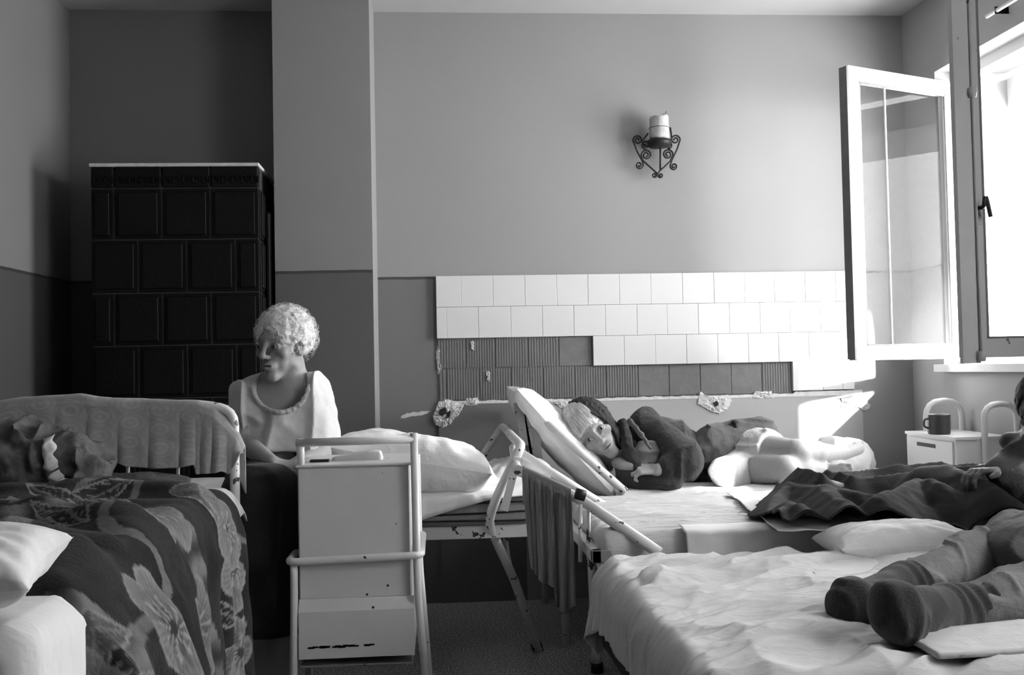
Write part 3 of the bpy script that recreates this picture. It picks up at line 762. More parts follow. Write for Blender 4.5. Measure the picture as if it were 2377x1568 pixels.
# ---------- far right bed (against the tiled wall) : D
zD = .60
bD = thing('hospital_bed', 'white iron bed against the half-tiled wall, head end raised, a woman lying on it', 'bed', (1.35, 4.3, 0))
xD0, xD1 = .45, at(2218, 1006, 3.89)[0] - .02
bx3('side_rail', (xD0, 3.90, .44), (xD1, 3.93, .49), 'enamel_chipped', bD)
bx3('side_rail', (xD0, 4.66, .44), (xD1, 4.69, .49), 'enamel_chipped', bD)
for x in (xD0 + .04, xD1 - .05):
    for y in (3.93, 4.66): pol('leg', [(x, y, 0), (x, y, .46)], .016, 'enamel_chipped', bD)
mattress('mattress', xD0 + .02, xD1, 3.90, 4.70, .47, .585, 'tick', bD)
# raised back: near tube, props, board
tA, tB = at(1238, 955, 3.99), at(1452, 1143, 3.90)
pol('backrest_tube', [tA + (tA - tB) * .04, tB], .0165, 'enamel_chipped', bD)
tC = tA + A(0, .68, 0); tDd = tB + A(0, .74, 0)
pol('backrest_tube', [tC, tDd], .0165, 'enamel_chipped', bD)
pol('backrest_tube', [tA, tC], .0165, 'enamel_chipped', bD)
for (pa, pb, w_) in (((1203, 935), (1235, 1110), .020), ((1221, 945), (1244, 1112), .012), ((1240, 965), (1257, 1112), .0135)):
    a, b = at(*pa, 4.02), at(*pb, 4.02); d = (b - a) / np.linalg.norm(b - a); s_ = np.cross(d, A(0, 1, 0)) * w_
    V = np.array([a - s_, a + s_, b + s_, b - s_]); V = np.concatenate([V - A(0, .006, 0), V + A(0, .006, 0)])
    obj('backrest_slat', fixn(V, [(0, 1, 2, 3), (4, 5, 6, 7), (0, 1, 5, 4), (1, 2, 6, 5), (2, 3, 7, 6), (3, 0, 4, 7)]), 'enamel_grey', bD, smooth=False)
# sheet on far bed
P = gridxy(xD0 + .25, xD1 + .0, 3.86, 4.715, 130, 64, zD)
P[..., 2] += creases(P, 1.2, 6, .010, 4, 2.2) + .004 * fbm(P, 4, 3, 9)
edge = np.clip((3.93 - P[..., 1]) / .07, 0, 1); P[..., 2] -= edge ** 2 * .07 + .0; P[..., 1] += edge * .015
edge = np.clip((P[..., 0] - (xD1 - .06)) / .06, 0, 1); P[..., 2] -= edge ** 2 * .05
o = solid(tag(obj('bed_sheet', gridmesh(P), 'sheet'), 'bright white sheet spread on the bed against the wall, under the lying woman', 'sheet'), .004)
# sloping pillow on the raised back
pa, pb = at(1225, 905, 4.12), at(1420, 1120, 4.12)
dx = (pb - pa) / np.linalg.norm(pb - pa); nz = np.cross(dx, A(0, 1, 0)); nz = nz if nz[2] > 0 else -nz
Rp = np.stack([dx, A(0, 1, 0), np.cross(dx, A(0, 1, 0))], -1)
if Rp[2, 2] < 0: Rp = np.stack([dx, A(0, -1, 0), np.cross(dx, A(0, -1, 0))], -1)
pl1 = pillow_('pillow', (pa + pb) / 2 + A(-.035, .10, -.02), .60, .56, .15, Rp, 'pillow', None, 3, wr=.009)
tag(pl1, 'tall white pillow sloping on the raised bed back behind the lying woman', 'pillow')

# ---------- bed C (left of the wall bed, seated woman)
zC_ = .60
xc0, xc1 = -1.50, .36
bC = thing('hospital_bed', 'low white iron bed under the seated woman, with bent tube end frame', 'bed', (-.5, 3.95, 0))
bx3('side_rail', (xc0, 3.52, at(1100, 1252, 3.52)[2]), (xc1, 3.55, at(1100, 1222, 3.52)[2]), 'enamel_chipped', bC)
bx3('side_rail', (xc0, 4.21, .50), (xc1, 4.24, .54), 'enamel_chipped', bC)
bx3('end_bar', (xc1 - .03, 3.52, .50), (xc1, 4.24, .54), 'enamel_chipped', bC)
for y in (3.6, 4.2): pol('leg', [(xc0 + .06, y, 0), (xc0 + .06, y, .52)], .015, 'enamel_chipped', bC)
mC = mattress('mattress', xc0, xc1 - .02, 3.50, 4.25, .548, .655, 'tick', bC, .035)
for zz in (.575, .60, .628):
    obj('ticking_seam', tube(np.array([(x, 3.493 + .003 * math.sin(x * 20), zz + .006 * math.sin(x * 5 + zz * 50)) for x in np.linspace(-.1, xc1 - .03, 30)]), .0035, 5), 'darktick', bC)
# bent tube end frame
T_ = 0.0165
n1, n2, n3, n4, n5 = at(1211, 1036, 3.42), at(1163, 1145, 3.45), at(1133, 1215, 3.50), atz(1250, 1512, 0.004), at(1166, 990, 4.42)
pol('end_frame', [n4, at(1195, 1350, 3.70), n3, at(1150, 1160, 3.46), n1, n5, at(1118, 1062, 4.40), at(1085, 1130, 4.36), (at(1085, 1130, 4.36)[0], 4.36, .5)], T_, 'enamel_chipped', bC, .05)
pol('frame_brace', [at(1192, 1350, 3.71), at(1178, 1300, 3.74), at(1170, 1245, 3.80), at(1205, 1205, 3.86), at(1262, 1180, 3.95)], .012, 'enamel_chipped', bC, .05)
pol('frame_brace', [at(1170, 994, 4.41), at(1205, 1050, 4.36), at(1250, 1125, 4.30)], .014, 'enamel_chipped', bC)
a, b = at(1203, 1062, 3.40), at(1170, 1186, 3.44); d = (b - a) / np.linalg.norm(b - a); s_ = np.cross(d, A(0, 1, 0)) * .0135
V = np.array([a - s_, a + s_ * .8, b + s_, b - s_]); V = np.concatenate([V - A(0, .008, 0), V + A(0, .008, 0)])
obj('hinge_plate', fixn(V, [(0, 1, 2, 3), (4, 5, 6, 7), (0, 1, 5, 4), (1, 2, 6, 5), (2, 3, 7, 6), (3, 0, 4, 7)]), 'enamel_chipped', bC, smooth=False)
foot = atz(1250, 1512, 0); obj('foot_cap', tube([foot + A(0, 0, .0), foot + (n3 - foot) * .06], .021, 12), 'iron', bC)
# sheet on bed C: hangs unevenly over the front edge
nu, nv = 150, 50
U, V2 = np.meshgrid(np.linspace(0, 1, nu), np.linspace(0, 1, nv), indexing='ij')
X = xc0 + .1 + (xc1 - xc0 - .05) * U
pxs = [-200, 560, 700, 970, 1050, 1130, 1240]; drop = [.09, .10, .10, .085, .05, .02, .005]
pxg = np.array([proj((x, 3.48, .62))[0] for x in X[:, 0]]); dr = np.interp(pxg, pxs, drop)[:, None]
arc = (dr + .76) * V2; over = arc > .76; hang = np.where(over, arc - .76, 0)
Y = 4.24 - np.minimum(arc, .75); Z = np.full_like(X, .662) - hang
Y = np.where(over, 3.485 - .004 * np.sin(X * 40 + 3 * np.sin(X * 9)), Y)
P = np.stack([X, Y, Z], -1); P[..., 2] += np.where(over, 0, 1) * (creases(P, 3, 3, .011, 7, 1.7) + .005 * fbm(P, 3, 2, 3)); P[..., 1] -= np.where(over, creases(P, 9, 1, .008, 2, 1.3), 0)
corner = np.clip((3.56 - Y) / .07, 0, 1) * (1 - over); P[..., 2] -= corner ** 2 * .015
o = solid(tag(obj('bed_sheet', gridmesh(P), 'sheet'), 'wrinkled white sheet over the bed under the seated woman', 'sheet'), .004)
pillow2 = pillow_('pillow', at(968, 1085, 3.72) + A(0, 0, -.0), .60, .46, .235, rotx(-.18) @ roty(.20) @ rotz(-.12), 'pillow', None, 9, wr=.011)
tag(pillow2, 'plump white pillow lying on the bed behind the metal bedside cabinet', 'pillow')
pillow3 = pillow_('pillow', at(1180, 1105, 4.10) + A(0, 0, .0), .34, .50, .14, roty(-.25), 'sheet', None, 12, wr=.010)
tag(pillow3, 'flat grey-white pillow at the bent tube end of the bed', 'pillow')

# ---------- middle bed E
zE = .60; xE0, xE1 = .46, 2.32; yE0, yE1 = 3.00, 3.86
bE = thing('hospital_bed', 'middle of the three right-hand beds, its raised back tube holding a towel', 'bed', (1.4, 3.43, 0))
bx3('side_rail', (xE0, yE0, .505), (xE1, yE0 + .025, .545), 'enamel_grey', bE)
bx3('side_rail', (xE0, yE1 - .025, .505), (xE1, yE1, .545), 'enamel_chipped', bE)
bx3('end_bar', (xE0, yE0, .505), (xE0 + .03, yE1, .545), 'enamel_chipped', bE)
for (x, y) in ((xE1 - .06, yE0 + .05), (xE1 - .06, yE1 - .05)): pol('leg', [(x, y, 0), (x, y, .52)], .016, 'enamel_chipped', bE)
lg = atz(1386, 1562, 0); lgx = lg[0]
pol('leg', [lg, (lg[0] - .01, lg[1], .40), (lg[0], lg[1], .52)], .017, 'enamel_chipped', bE)
obj('foot_cap', tube([lg, lg + A(0, 0, .035)], .022, 12), 'iron', bE)
mattress('mattress', xE0 + .04, xE1, yE0, yE1 - .02, .53, .585, 'tick', bE, .025)
ea, eb = at(1200, 1091, 3.30), at(1530, 1284, 2.94)
pol('backrest_tube', [ea, at(1345, 1158, 3.16), eb], .0175, 'enamel_chipped', bE, .05)
ec = ea + A(.02, .42, .04)
pol('backrest_tube', [ea, ec], .015, 'enamel_chipped', bE)
pol('backrest_tube', [ec, eb + A(-.02, .74, 0.03)], .015, 'enamel_chipped', bE)
for (p, q, y) in (((1347, 1172), (1347, 1305), 3.12), ((1366, 1180), (1366, 1300), 3.14)): pol('end_bar', [at(*p, y), at(*q, y)], .0065, 'enamel_chipped', bE)
pol('end_bar', [at(1322, 1160, 3.2), at(1318, 1260, 3.2), at(1328, 1390, 3.2)], .0055, 'enamel_chipped', bE)
obj('clamp', tube([at(1336, 1146, 3.10), at(1358, 1152, 3.10)], .018, 10), 'iron', bE)
fE = sdf_union(fbox(xE0 + .03, xE1, yE0 + .005, yE1, .45, .59, .035))
P = gridxy(xE0 + .02, xE1, yE0 - .11, yE1 - .0, 100, 56, .63)
P[..., 2] += .012 * fbm(P, 5, 3, 4)
P = simcloth(P, ((xE1 - xE0 - .02) / 99 * 1.012, (yE1 - yE0 + .11) / 55 * 1.02), fE, steps=70, iters=5, thick=.005)
P = upsample(P, 3); P[..., 2] += np.clip((P[..., 2] - .57) / .02, 0, 1) * creases(P @ rotz(.12), 1.3, 9, .011, 3, 2.2)
o = solid(tag(obj('bed_sheet', gridmesh(P), 'sheet_crinkle'), 'crinkled white sheet on the middle bed, beneath the dark blanket', 'sheet'), .004)
# overlapping second sheet with a diagonal edge near the blanket
def flatcloth(nm, corners, n, m, lab, cat, z, amp=.006, th=.005, seed=0, cx=3, cy=5, sc=1.6):
    c = [np.asarray(q, float) for q in corners]; U, V = np.meshgrid(np.linspace(0, 1, n), np.linspace(0, 1, n), indexing='ij')
    P = (c[0][None, None] * ((1 - U) * (1 - V))[..., None] + c[1] * (U * (1 - V))[..., None] + c[2] * (U * V)[..., None] + c[3] * ((1 - U) * V)[..., None])
    e = np.clip(np.minimum.reduce([U, 1 - U, V, 1 - V]) * 8, 0, 1)
    P[..., 2] += creases(P, cx, cy, amp, seed, sc) * (.4 + .6 * e) + .25 * amp * fbm(P, 8, 2, seed)
    P[..., :2] += .012 * fbm(P, 5, 2, seed + 8)[..., None] * (1 - e)[..., None]
    return solid(tag(obj(nm, gridmesh(P), m), lab, cat), th)
flatcloth('draw_sheet', [atz(1690, 1146, .607), atz(1900, 1145, .612), atz(2150, 1235, .612), atz(1805, 1236, .612)], 70, 'sheet', 'white draw sheet with a diagonal hem lying partly under the dark blanket', 'sheet', .61, .010, th=.002, seed=5)

# ---------- near right bed F
xF0, xF1, yF0, yF1, zF = .425, 2.36, 1.70, 2.80, .545
bF = thing('hospital_bed', 'nearest bed at the lower right with pale sheet over a dark mattress', 'bed', (1.4, 2.2, 0))
mattress('mattress', xF0 + .02, xF1, yF0, yF1, .30, zF, 'darktick', bF, .04)
bx3('side_rail', (xF0 + .3, yF1 - .06, .26), (xF1, yF1 - .03, .30), 'enamel_grey', bF)
bx3('side_rail', (xF0 + .3, yF0 + .03, .26), (xF1, yF0 + .06, .30), 'enamel_grey', bF)
for (x, y) in ((xF0 + .65, yF0 + .10), (xF0 + .75, yF1 - .08), (xF1 - .1, yF0 + .06), (xF1 - .1, yF1 - .06)): pol('leg', [(x, y, 0), (x, y, .28)], .016, 'enamel_chipped', bF)
fF = sdf_union(fbox(xF0 + .01, xF1 + .02, yF0 - .01, yF1, .25, zF, .05), fcap((xF0 + .1, 2.45, .53), (xF0 + .9, 2.75, .52), .04, .04))
P = gridxy(xF0 - .075, xF1, yF0 - .20, yF1 + .08, 110, 80, .62)
P[..., 2] += .03 * fbm(P, 3.5, 3, 11)
P = simcloth(P, ((xF1 - xF0 + .075) / 109 * 1.03, (yF1 - yF0 + .28) / 79 * 1.035), fF, steps=90, iters=5, thick=.006, fric=.8)
P = upsample(P, 4); top = np.clip((P[..., 2] - .52) / .03, 0, 1)
Q = np.stack([P[..., 0] * .85 + P[..., 1] * .5, P[..., 1] * .85 - P[..., 0] * .5, P[..., 2]], -1)
P[..., 2] += top * (creases(Q, 1.2, 6, .022, 6, 1.5) + .010 * ridge(P * A(2, 1, 1), 2.6, 4)); P[..., 2] += top * (creases(Q, 1.6, 13, .0060, 26, 1.4) + creases(P @ rotz(1.0), 2, 10, .0035, 36, 1.5))
P[..., 0] -= (1 - top) * creases(P, 1, 9, .012, 2, 1.2)
o = solid(tag(obj('bed_sheet', gridmesh(P), 'sheet_grey'), 'large rumpled pale sheet hanging over the corner of the nearest right-hand bed', 'sheet'), .004)
Ps = np.zeros((90, 26, 3))
for i_ in range(90):
    px = 1608 + (2160 - 1608) * i_ / 89; a_ = atz(px, 1243, .603)
    for j_ in range(26):
        t_ = j_ / 25; arc_ = .16 * t_
        if arc_ < .06: q_ = (a_[0], 3.04 - arc_, .604 - .010 * (arc_ / .06) ** 2)
        else: q_ = (a_[0] + .01 * t_, 2.972 - .006 * abs(math.sin(i_ * .21)) * t_ - .012 * t_, .594 - (arc_ - .06) * 1.05)
        Ps[i_, j_] = q_
Ps[..., 2] += .004 * fbm(Ps, 9, 2, 3); Ps[..., 1] += .006 * fbm(Ps, 12, 2, 5)
solid(tag(obj('draw_sheet', gridmesh(Ps), 'sheet'), 'strip of white sheet hanging over the front edge of the middle bed', 'sheet'), .003)
flatcloth('draw_sheet', [atz(1840, 1296, .556), atz(2110, 1290, .556), atz(2230, 1400, .557), atz(1985, 1400, .557)], 60, 'sheet', 'smooth white cloth square under the socked feet', 'sheet', .6, .009, th=.002, seed=15)
pl4 = pillow_('pillow', atz(2060, 1262, .590) + A(.04, 0.03, 0), .42, .20, .11, rotz(.05), 'pillow', None, 21, wr=.006)
tag(pl4, 'slim white bolster pillow tucked beside the dark blanket', 'pillow')
flatcloth('folded_cloth', [atz(2090, 1480, .568), atz(2500, 1440, .575), atz(2560, 1500, .572), atz(2180, 1530, .568)], 40, 'paper', 'flat folded white cloth near the lower right corner beside the socked feet', 'cloth', .57, .005, th=.010, seed=9)

# ---------- left bed A
zA = .765; xA1 = at(556, 1120, 3.0)[0]; xA0 = xA1 - .93; yA1, yA0 = 3.02, 1.20
bA = thing('hospital_bed', 'iron bed at the left with a tall rounded tube end draped by a towel', 'bed', ((xA0 + xA1) / 2, 2.1, 0))
mattress('mattress', xA0, xA1 + .01, 1.62, yA1 - .03, .62, zA - .012, 'sheet', bA, .05)
for y in (yA0, yA1 - .06): bx3('end_bar', (xA0 + .02, y, .56), (xA1 - .02, y + .03, .61), 'enamel_chipped', bA)
for x in (xA0 + .02, xA1 - .045): bx3('side_rail', (x, yA0, .56), (x + .025, yA1 - .03, .61), 'enamel_chipped', bA)
for x in (xA0 + .03, xA1 - .03): pol('leg', [(x, yA0 + .03, 0), (x, yA0 + .03, .58)], .016, 'enamel_chipped', bA)
hr = at(420, 940, yA1)[2]; postx = at(545, 1100, yA1)[0]
pol('head_frame', [(postx, yA1, 0), (postx, yA1, hr - .02), (postx - .10, yA1, hr), (xA0 + .12, yA1, hr), (xA0 + .01, yA1, hr - .12), (xA0 + .01, yA1, 0)], .0145, 'enamel_chipped', bA, .14, 12)
for p in (297, 413, 180, 60, -60):
    x = at(p, 1090, yA1)[0]; pol('head_bar', [(x, yA1, zA - .05), (x, yA1, hr)], .0055, 'enamel_chipped', bA)
pol('head_rail', [(xA0 + .01, yA1, zA - .05), (postx, yA1, zA - .05)], .010, 'enamel_chipped', bA)
# white under-sheet visible at the head end
P = gridxy(xA0 + .0, xA1 + .02, 2.30, yA1 - .01, 90, 50, zA)
P[..., 2] += creases(P, 2, 5, .008, 2, 1.5); e = np.clip((P[..., 0] - (xA1 - .05)) / .07, 0, 1); P[..., 2] -= e ** 2 * .075; P[..., 2] -= np.clip((P[..., 1] - 2.96) / .05, 0, 1) ** 2 * .03
solid(tag(obj('bed_sheet', gridmesh(P), 'sheet'), 'white under-sheet showing at the head of the left bed behind the floral blanket', 'sheet'), .004)
# floral blanket: draped over the top, the right side and the foot of the mattress
Wd, Ld, rr_ = xA1 + .012 - xA0, 1.17, .055; yfar = 2.79
def over(t, r):
    t = np.maximum(t, 0); a = np.minimum(t / r, math.pi / 2); return r * np.sin(a), r * (1 - np.cos(a)) + np.maximum(t - r * math.pi / 2, 0)
bw, bl = Wd + .62, Ld + .52
UU, VV_ = np.meshgrid(np.linspace(0, bw, 330), np.linspace(0, bl, 330), indexing='ij')
ou, ov = UU - (Wd - rr_), VV_ - (Ld - rr_); lu, du = over(ou, rr_); lv, dv = over(ov, rr_)
X_ = xA0 + np.minimum(UU, Wd - rr_) + lu; Y_ = yfar - np.minimum(VV_, Ld - rr_) - lv
su = np.clip(du / .12, 0, 1); sv = np.clip(dv / .12, 0, 1); drop = np.maximum(du, dv)
tp2 = (1 - su) * (1 - sv)
T3 = np.stack([X_ * 1, Y_, 0 * X_], -1)
# far edge is not straight, folds run across the bed
Y_ = Y_ + np.clip(1 - VV_ / .25, 0, 1) * (.05 * vnoise(T3, 3, 41) + .03 * (X_ < -1.1))
FR_ = [[A(-1.7, 2.70, .035), A(-1.2, 2.62, .030), A(-.85, 2.66, .050), A(-.60, 2.60, .03)], [A(-1.2, 2.74, .02), A(-.9, 2.755, .035), A(-.68, 2.72, .03)], [A(-1.7, 2.40, .035), A(-1.25, 2.45, .045), A(-.85, 2.38, .030), A(-.62, 2.44, .02)],
       [A(-1.7, 2.20, .03), A(-1.15, 2.14, .06), A(-.85, 2.22, .045), A(-.64, 2.10, .05)], [A(-1.7, 1.95, .04), A(-1.1, 1.98, .05), A(-.8, 1.86, .07), A(-.62, 1.9, .03)], [A(-1.4, 1.74, .05), A(-.9, 1.72, .075), A(-.64, 1.78, .05)]]
hh = ridges(np.stack([X_, Y_], -1), FR_, .05, .55, .02, base=np.full(X_.shape, .004))
Z_ = zA + .008 + .012 * ridge(T3 * A(.8, 1.6, 1), 7, 3) * tp2 + hh * np.clip(1 - su * .6, 0, 1) * (1 - sv) - drop + .004 * fbm(T3, 6, 3, 4)
near_ = np.clip((2.25 - Y_) / .35, 0, 1)
fs = np.abs(np.sin(Y_ * 2 * math.pi / .235 + 1.3 * np.sin(drop * 5) + .9)) ** 1.6
X_ = X_ + np.where(ou > 0, (su * (.018 + .030 * fs * np.clip(drop / .35, 0, 1) + .10 * near_ * np.clip(drop / .25, 0, 1) ** .7)), 0)
fs2 = np.abs(np.sin(X_ * 2 * math.pi / .20 + 1.1 * np.sin(drop * 6))) ** 1.4
Y_ = Y_ - np.where(ov > 0, sv * (.015 + .035 * fs2 * np.clip(drop / .3, 0, 1)), 0)
P = np.stack([X_, Y_, Z_], -1); P = P + .004 * np.stack([fbm(P, 14, 2, k) for k in range(3)], -1)
def floral(u, v):
    n = np.stack([u, v, 0 * u], -1); wu = u + .02 * vnoise(n, 6, 1); wv = v + .02 * vnoise(n, 6, 2)
    g = np.full_like(u, .020) + .012 * vnoise(n, 9, 3)
    b = np.abs(vnoise(n, 4.2, 5)); g = np.where(b < .06, .13, g)
    band = (np.sin((wv * .9 + wu * .3) * 2 * math.pi / .62) > .80); sc_ = .5 + .5 * np.sin(wu * 2 * math.pi / .085)
    g = np.where(band, .03 + .13 * sc_, g)
    r_ = random.Random(5)
    for k in range(60):          # leaves
        cx, cy, an, L = r_.uniform(0, bw), r_.uniform(0, bl), r_.uniform(0, 6.28), r_.uniform(.07, .14)
        a = (wu - cx) * math.cos(an) + (wv - cy) * math.sin(an); b = -(wu - cx) * math.sin(an) + (wv - cy) * math.cos(an)
        t = a / L; wdt = L * .34 * np.clip(1 - t * t, 0, 1) * (1 - .35 * t); ins = (np.abs(t) < 1) & (np.abs(b) < wdt)
        edge = np.abs(np.abs(b) - wdt) < .006; vein = (np.abs(b) < .003) | (np.abs(np.sin((a * 1.0 - np.abs(b) * 1.2) * 150)) < .22)
        g = np.where(ins, np.where(vein, .15, .020 if k % 2 else .09), g); g = np.where(ins & edge, .22, g)
    FL = [(1.32, .13, .115), (1.10, .14, .12), (1.42, .36, .10), (1.16, .52, .12), (1.35, .80, .12), (1.05, .95, .11), (.55, .95, .13), (.25, .45, .11), (.95, 1.35, .12), (bw - .70, .55, .13), (1.0, .15, .11), (.2, 1.4, .1)]
    for k, (cx, cy, R) in enumerate(FL):
        dx, dy = u - cx, v - cy; r = np.hypot(dx, dy); th = np.arctan2(dy, dx) + k
        rim = R * (.70 + .30 * np.abs(np.cos(th * 2.5)) ** .6); ins = r < rim
        st = .5 + .5 * np.sin(th * 46 + 4 * vnoise(n, 40, 3)); sh = r / rim
        val = .07 + .11 * sh + .07 * (st - .5) * (sh > .2); val = np.where(sh > .92, .20, val)
        stam = (sh < .55) & (np.sin(th * 11) > .55); val = np.where(stam, .24, val); val = np.where(sh < .12, .03, val); g = np.where(ins, val, g)
    return np.clip(g * (1 + .15 * vnoise(n, 60, 8)), .012, .5)
o = obj('floral_blanket', gridmesh(P), 'blanket_attr', col=floral(UU, VV_).reshape(-1))
solid(tag(o, 'thick dark blanket with large pale flowers and leaves covering the left bed', 'blanket'), .010)
# crumpled printed garment on the left bed below the towel
f = lambda Q: smin(smin(ell(Q, at(95, 1085, 2.90), (.17, .09, .085), roty(.25)), ell(Q, at(10, 1070, 2.9), (.16, .09, .10)), .04), ell(Q, at(180, 1085, 2.86), (.06, .06, .075), roty(-.5)), .03) - .030 * ridge(Q * A(1.5, 1, .5), 11, 3) - .012 * fbm(Q, 24, 2, 4)
lo, hi = at(-140, 1160, 2.72) - A(.02, .02, .05), at(240, 960, 3.0) + A(.06, .02, .03)
tag(obj('printed_garment', mesh_sdf(f, lo, hi, .006), 'print', None), 'crumpled printed cotton garment bundled on the left bed below the towel', 'garment')
P = []
for i, s in enumerate(np.linspace(0, 1, 40)):
    c = at(np.interp(s, [0, .3, .6, 1], [98, 100, 118, 150]), np.interp(s, [0, .3, .6, 1], [1020, 1075, 1118, 1135]), 2.78)
    P.append([c + A(.004 * math.sin(s * 30 + j), .006 * math.cos(s * 40), .0) + A(.009 * j, 0.004 * j, .004 * j) for j in range(4)])
solid(tag(obj('garment_frill', gridmesh(np.array(P)), 'gown'), 'pale scalloped hem curling out of the printed garment on the left bed', 'garment'), .002)
f = lambda Q: ell(Q, at(330, 1118, 2.93), (.13, .05, .020), roty(.05)) - .008 * ridge(Q, 18, 5)
tag(obj('printed_garment', mesh_sdf(f, at(330, 1118, 2.93) - .2, at(330, 1118, 2.93) + .2, .006), 'print'), 'small flattened roll of printed cloth lying on the white sheet by the head bars', 'garment')

# jacquard towel over the head rail
topx0, topx1 = at(-120, 940, yA1)[0], at(566, 1045, yA1)[0]
nu, nv = 230, 60
bot = [(-120, 990), (0, 1000), (60, 998), (130, 1005), (200, 1030), (250, 1062), (300, 1082), (360, 1088), (420, 1086), (455, 1080), (462, 1102), (500, 1098), (520, 1092), (535, 1100), (552, 1080), (566, 1050)]
tp_ = [(-120, 945), (0, 940), (60, 931), (190, 925), (260, 934), (400, 938), (460, 940), (500, 955), (530, 985), (550, 1010), (566, 1045)]
P = np.zeros((nu, nv, 3)); Cc = np.zeros((nu, nv))
for i in range(nu):
    px = -120 + 686 * i / (nu - 1); a = at(px, np.interp(px, *zip(*tp_)) - 7, yA1); b = at(px, np.interp(px, *zip(*bot)), yA1 - .03)
    for j in range(nv):
        t = j / (nv - 1)
        if t < .12:      # back side and over the rail
            an = math.pi * (1 - t / .12); P[i, j] = (a[0], yA1 - .019 * math.cos(an) * -1 * -1, a[2] - .022 + .022 * math.sin(an))
            if t < .02: P[i, j, 2] -= .12
        else:
            s = (t - .12) / .88; z = a[2] - .022 + (b[2] - a[2] + .022) * s
            fold = (.010 * math.sin(px * .045) + .012 * math.sin(px * .13 + 1) * (1 if px > 455 else .25)) * s
            P[i, j] = (a[0], yA1 - .021 - .012 * s - abs(fold) - .004 * s, z)
P[..., 1] -= .006 * fbm(P, 9, 3, 2); P[..., 2] += .002 * fbm(P, 20, 2, 2)
uu = P[..., 0]; vv = P[..., 2]; k = .085
ru = (uu / k) % 1 - .5; row = np.floor(uu / k) ; rv = ((vv + .02 * row) / .055) % 1 - .5; rr = np.hypot(ru, rv)
pat = .5 + .5 * np.cos(rr * 2 * math.pi * 4.0) ; Cc = .26 + .06 * pat * (rr < .48) + .012 * fbm(P, 30, 2, 4)
o = obj('towel', gridmesh(P), 'towel_attr', col=Cc.reshape(-1)); solid(tag(o, 'grey towel with oval ring pattern draped along the left bed end rail', 'towel'), .005)

# folded white mattress bundle + pillow at lower left
x1b = at(168, 1440, 1.5)[0]
bx_ = mattress('folded_mattress', x1b - .62, x1b, 1.32, 1.52, .612, at(150, 1412, 1.5)[2] - .006, 'pillow', None, .035)
tag(bx_, 'pale folded mattress end with stitched edge at the lower left', 'mattress')
zt = at(150, 1412, 1.5)[2] + .006
fB = fbox(x1b - .7, x1b + .002, 1.325, 1.53, .4, zt - .006, .03)
P = gridxy(x1b - .60, x1b + .06, 1.28, 1.60, 70, 44, zt + .03); P[..., 2] += .012 * fbm(P, 8, 3, 31)
P = simcloth(P, (.66 / 69 * 1.05, .32 / 43 * 1.05), fB, steps=70, iters=6, thick=.014)
P[..., 2] += .004
solid(tag(obj('bed_sheet', gridmesh(upsample(P, 2)), 'sheet'), 'white cover sheet folded over the mattress end at the lower left', 'sheet'), .003)
for (p, q) in (((205 * .458, 1255 * .458 + 850), (215 * .458, 1500 * .458 + 850)), ((40 * .458, 1470 * .458 + 850), (190 * .458, 1340 * .458 + 850))):
    pass
pl5 = pillow_('pillow', at(-240, 1334, 1.44), .42, .17, .115, rotx(.25) @ roty(-.05), 'pillow', None, 33, wr=.006)
tag(pl5, 'plump white pillow at the lower left edge on the folded mattress', 'pillow')

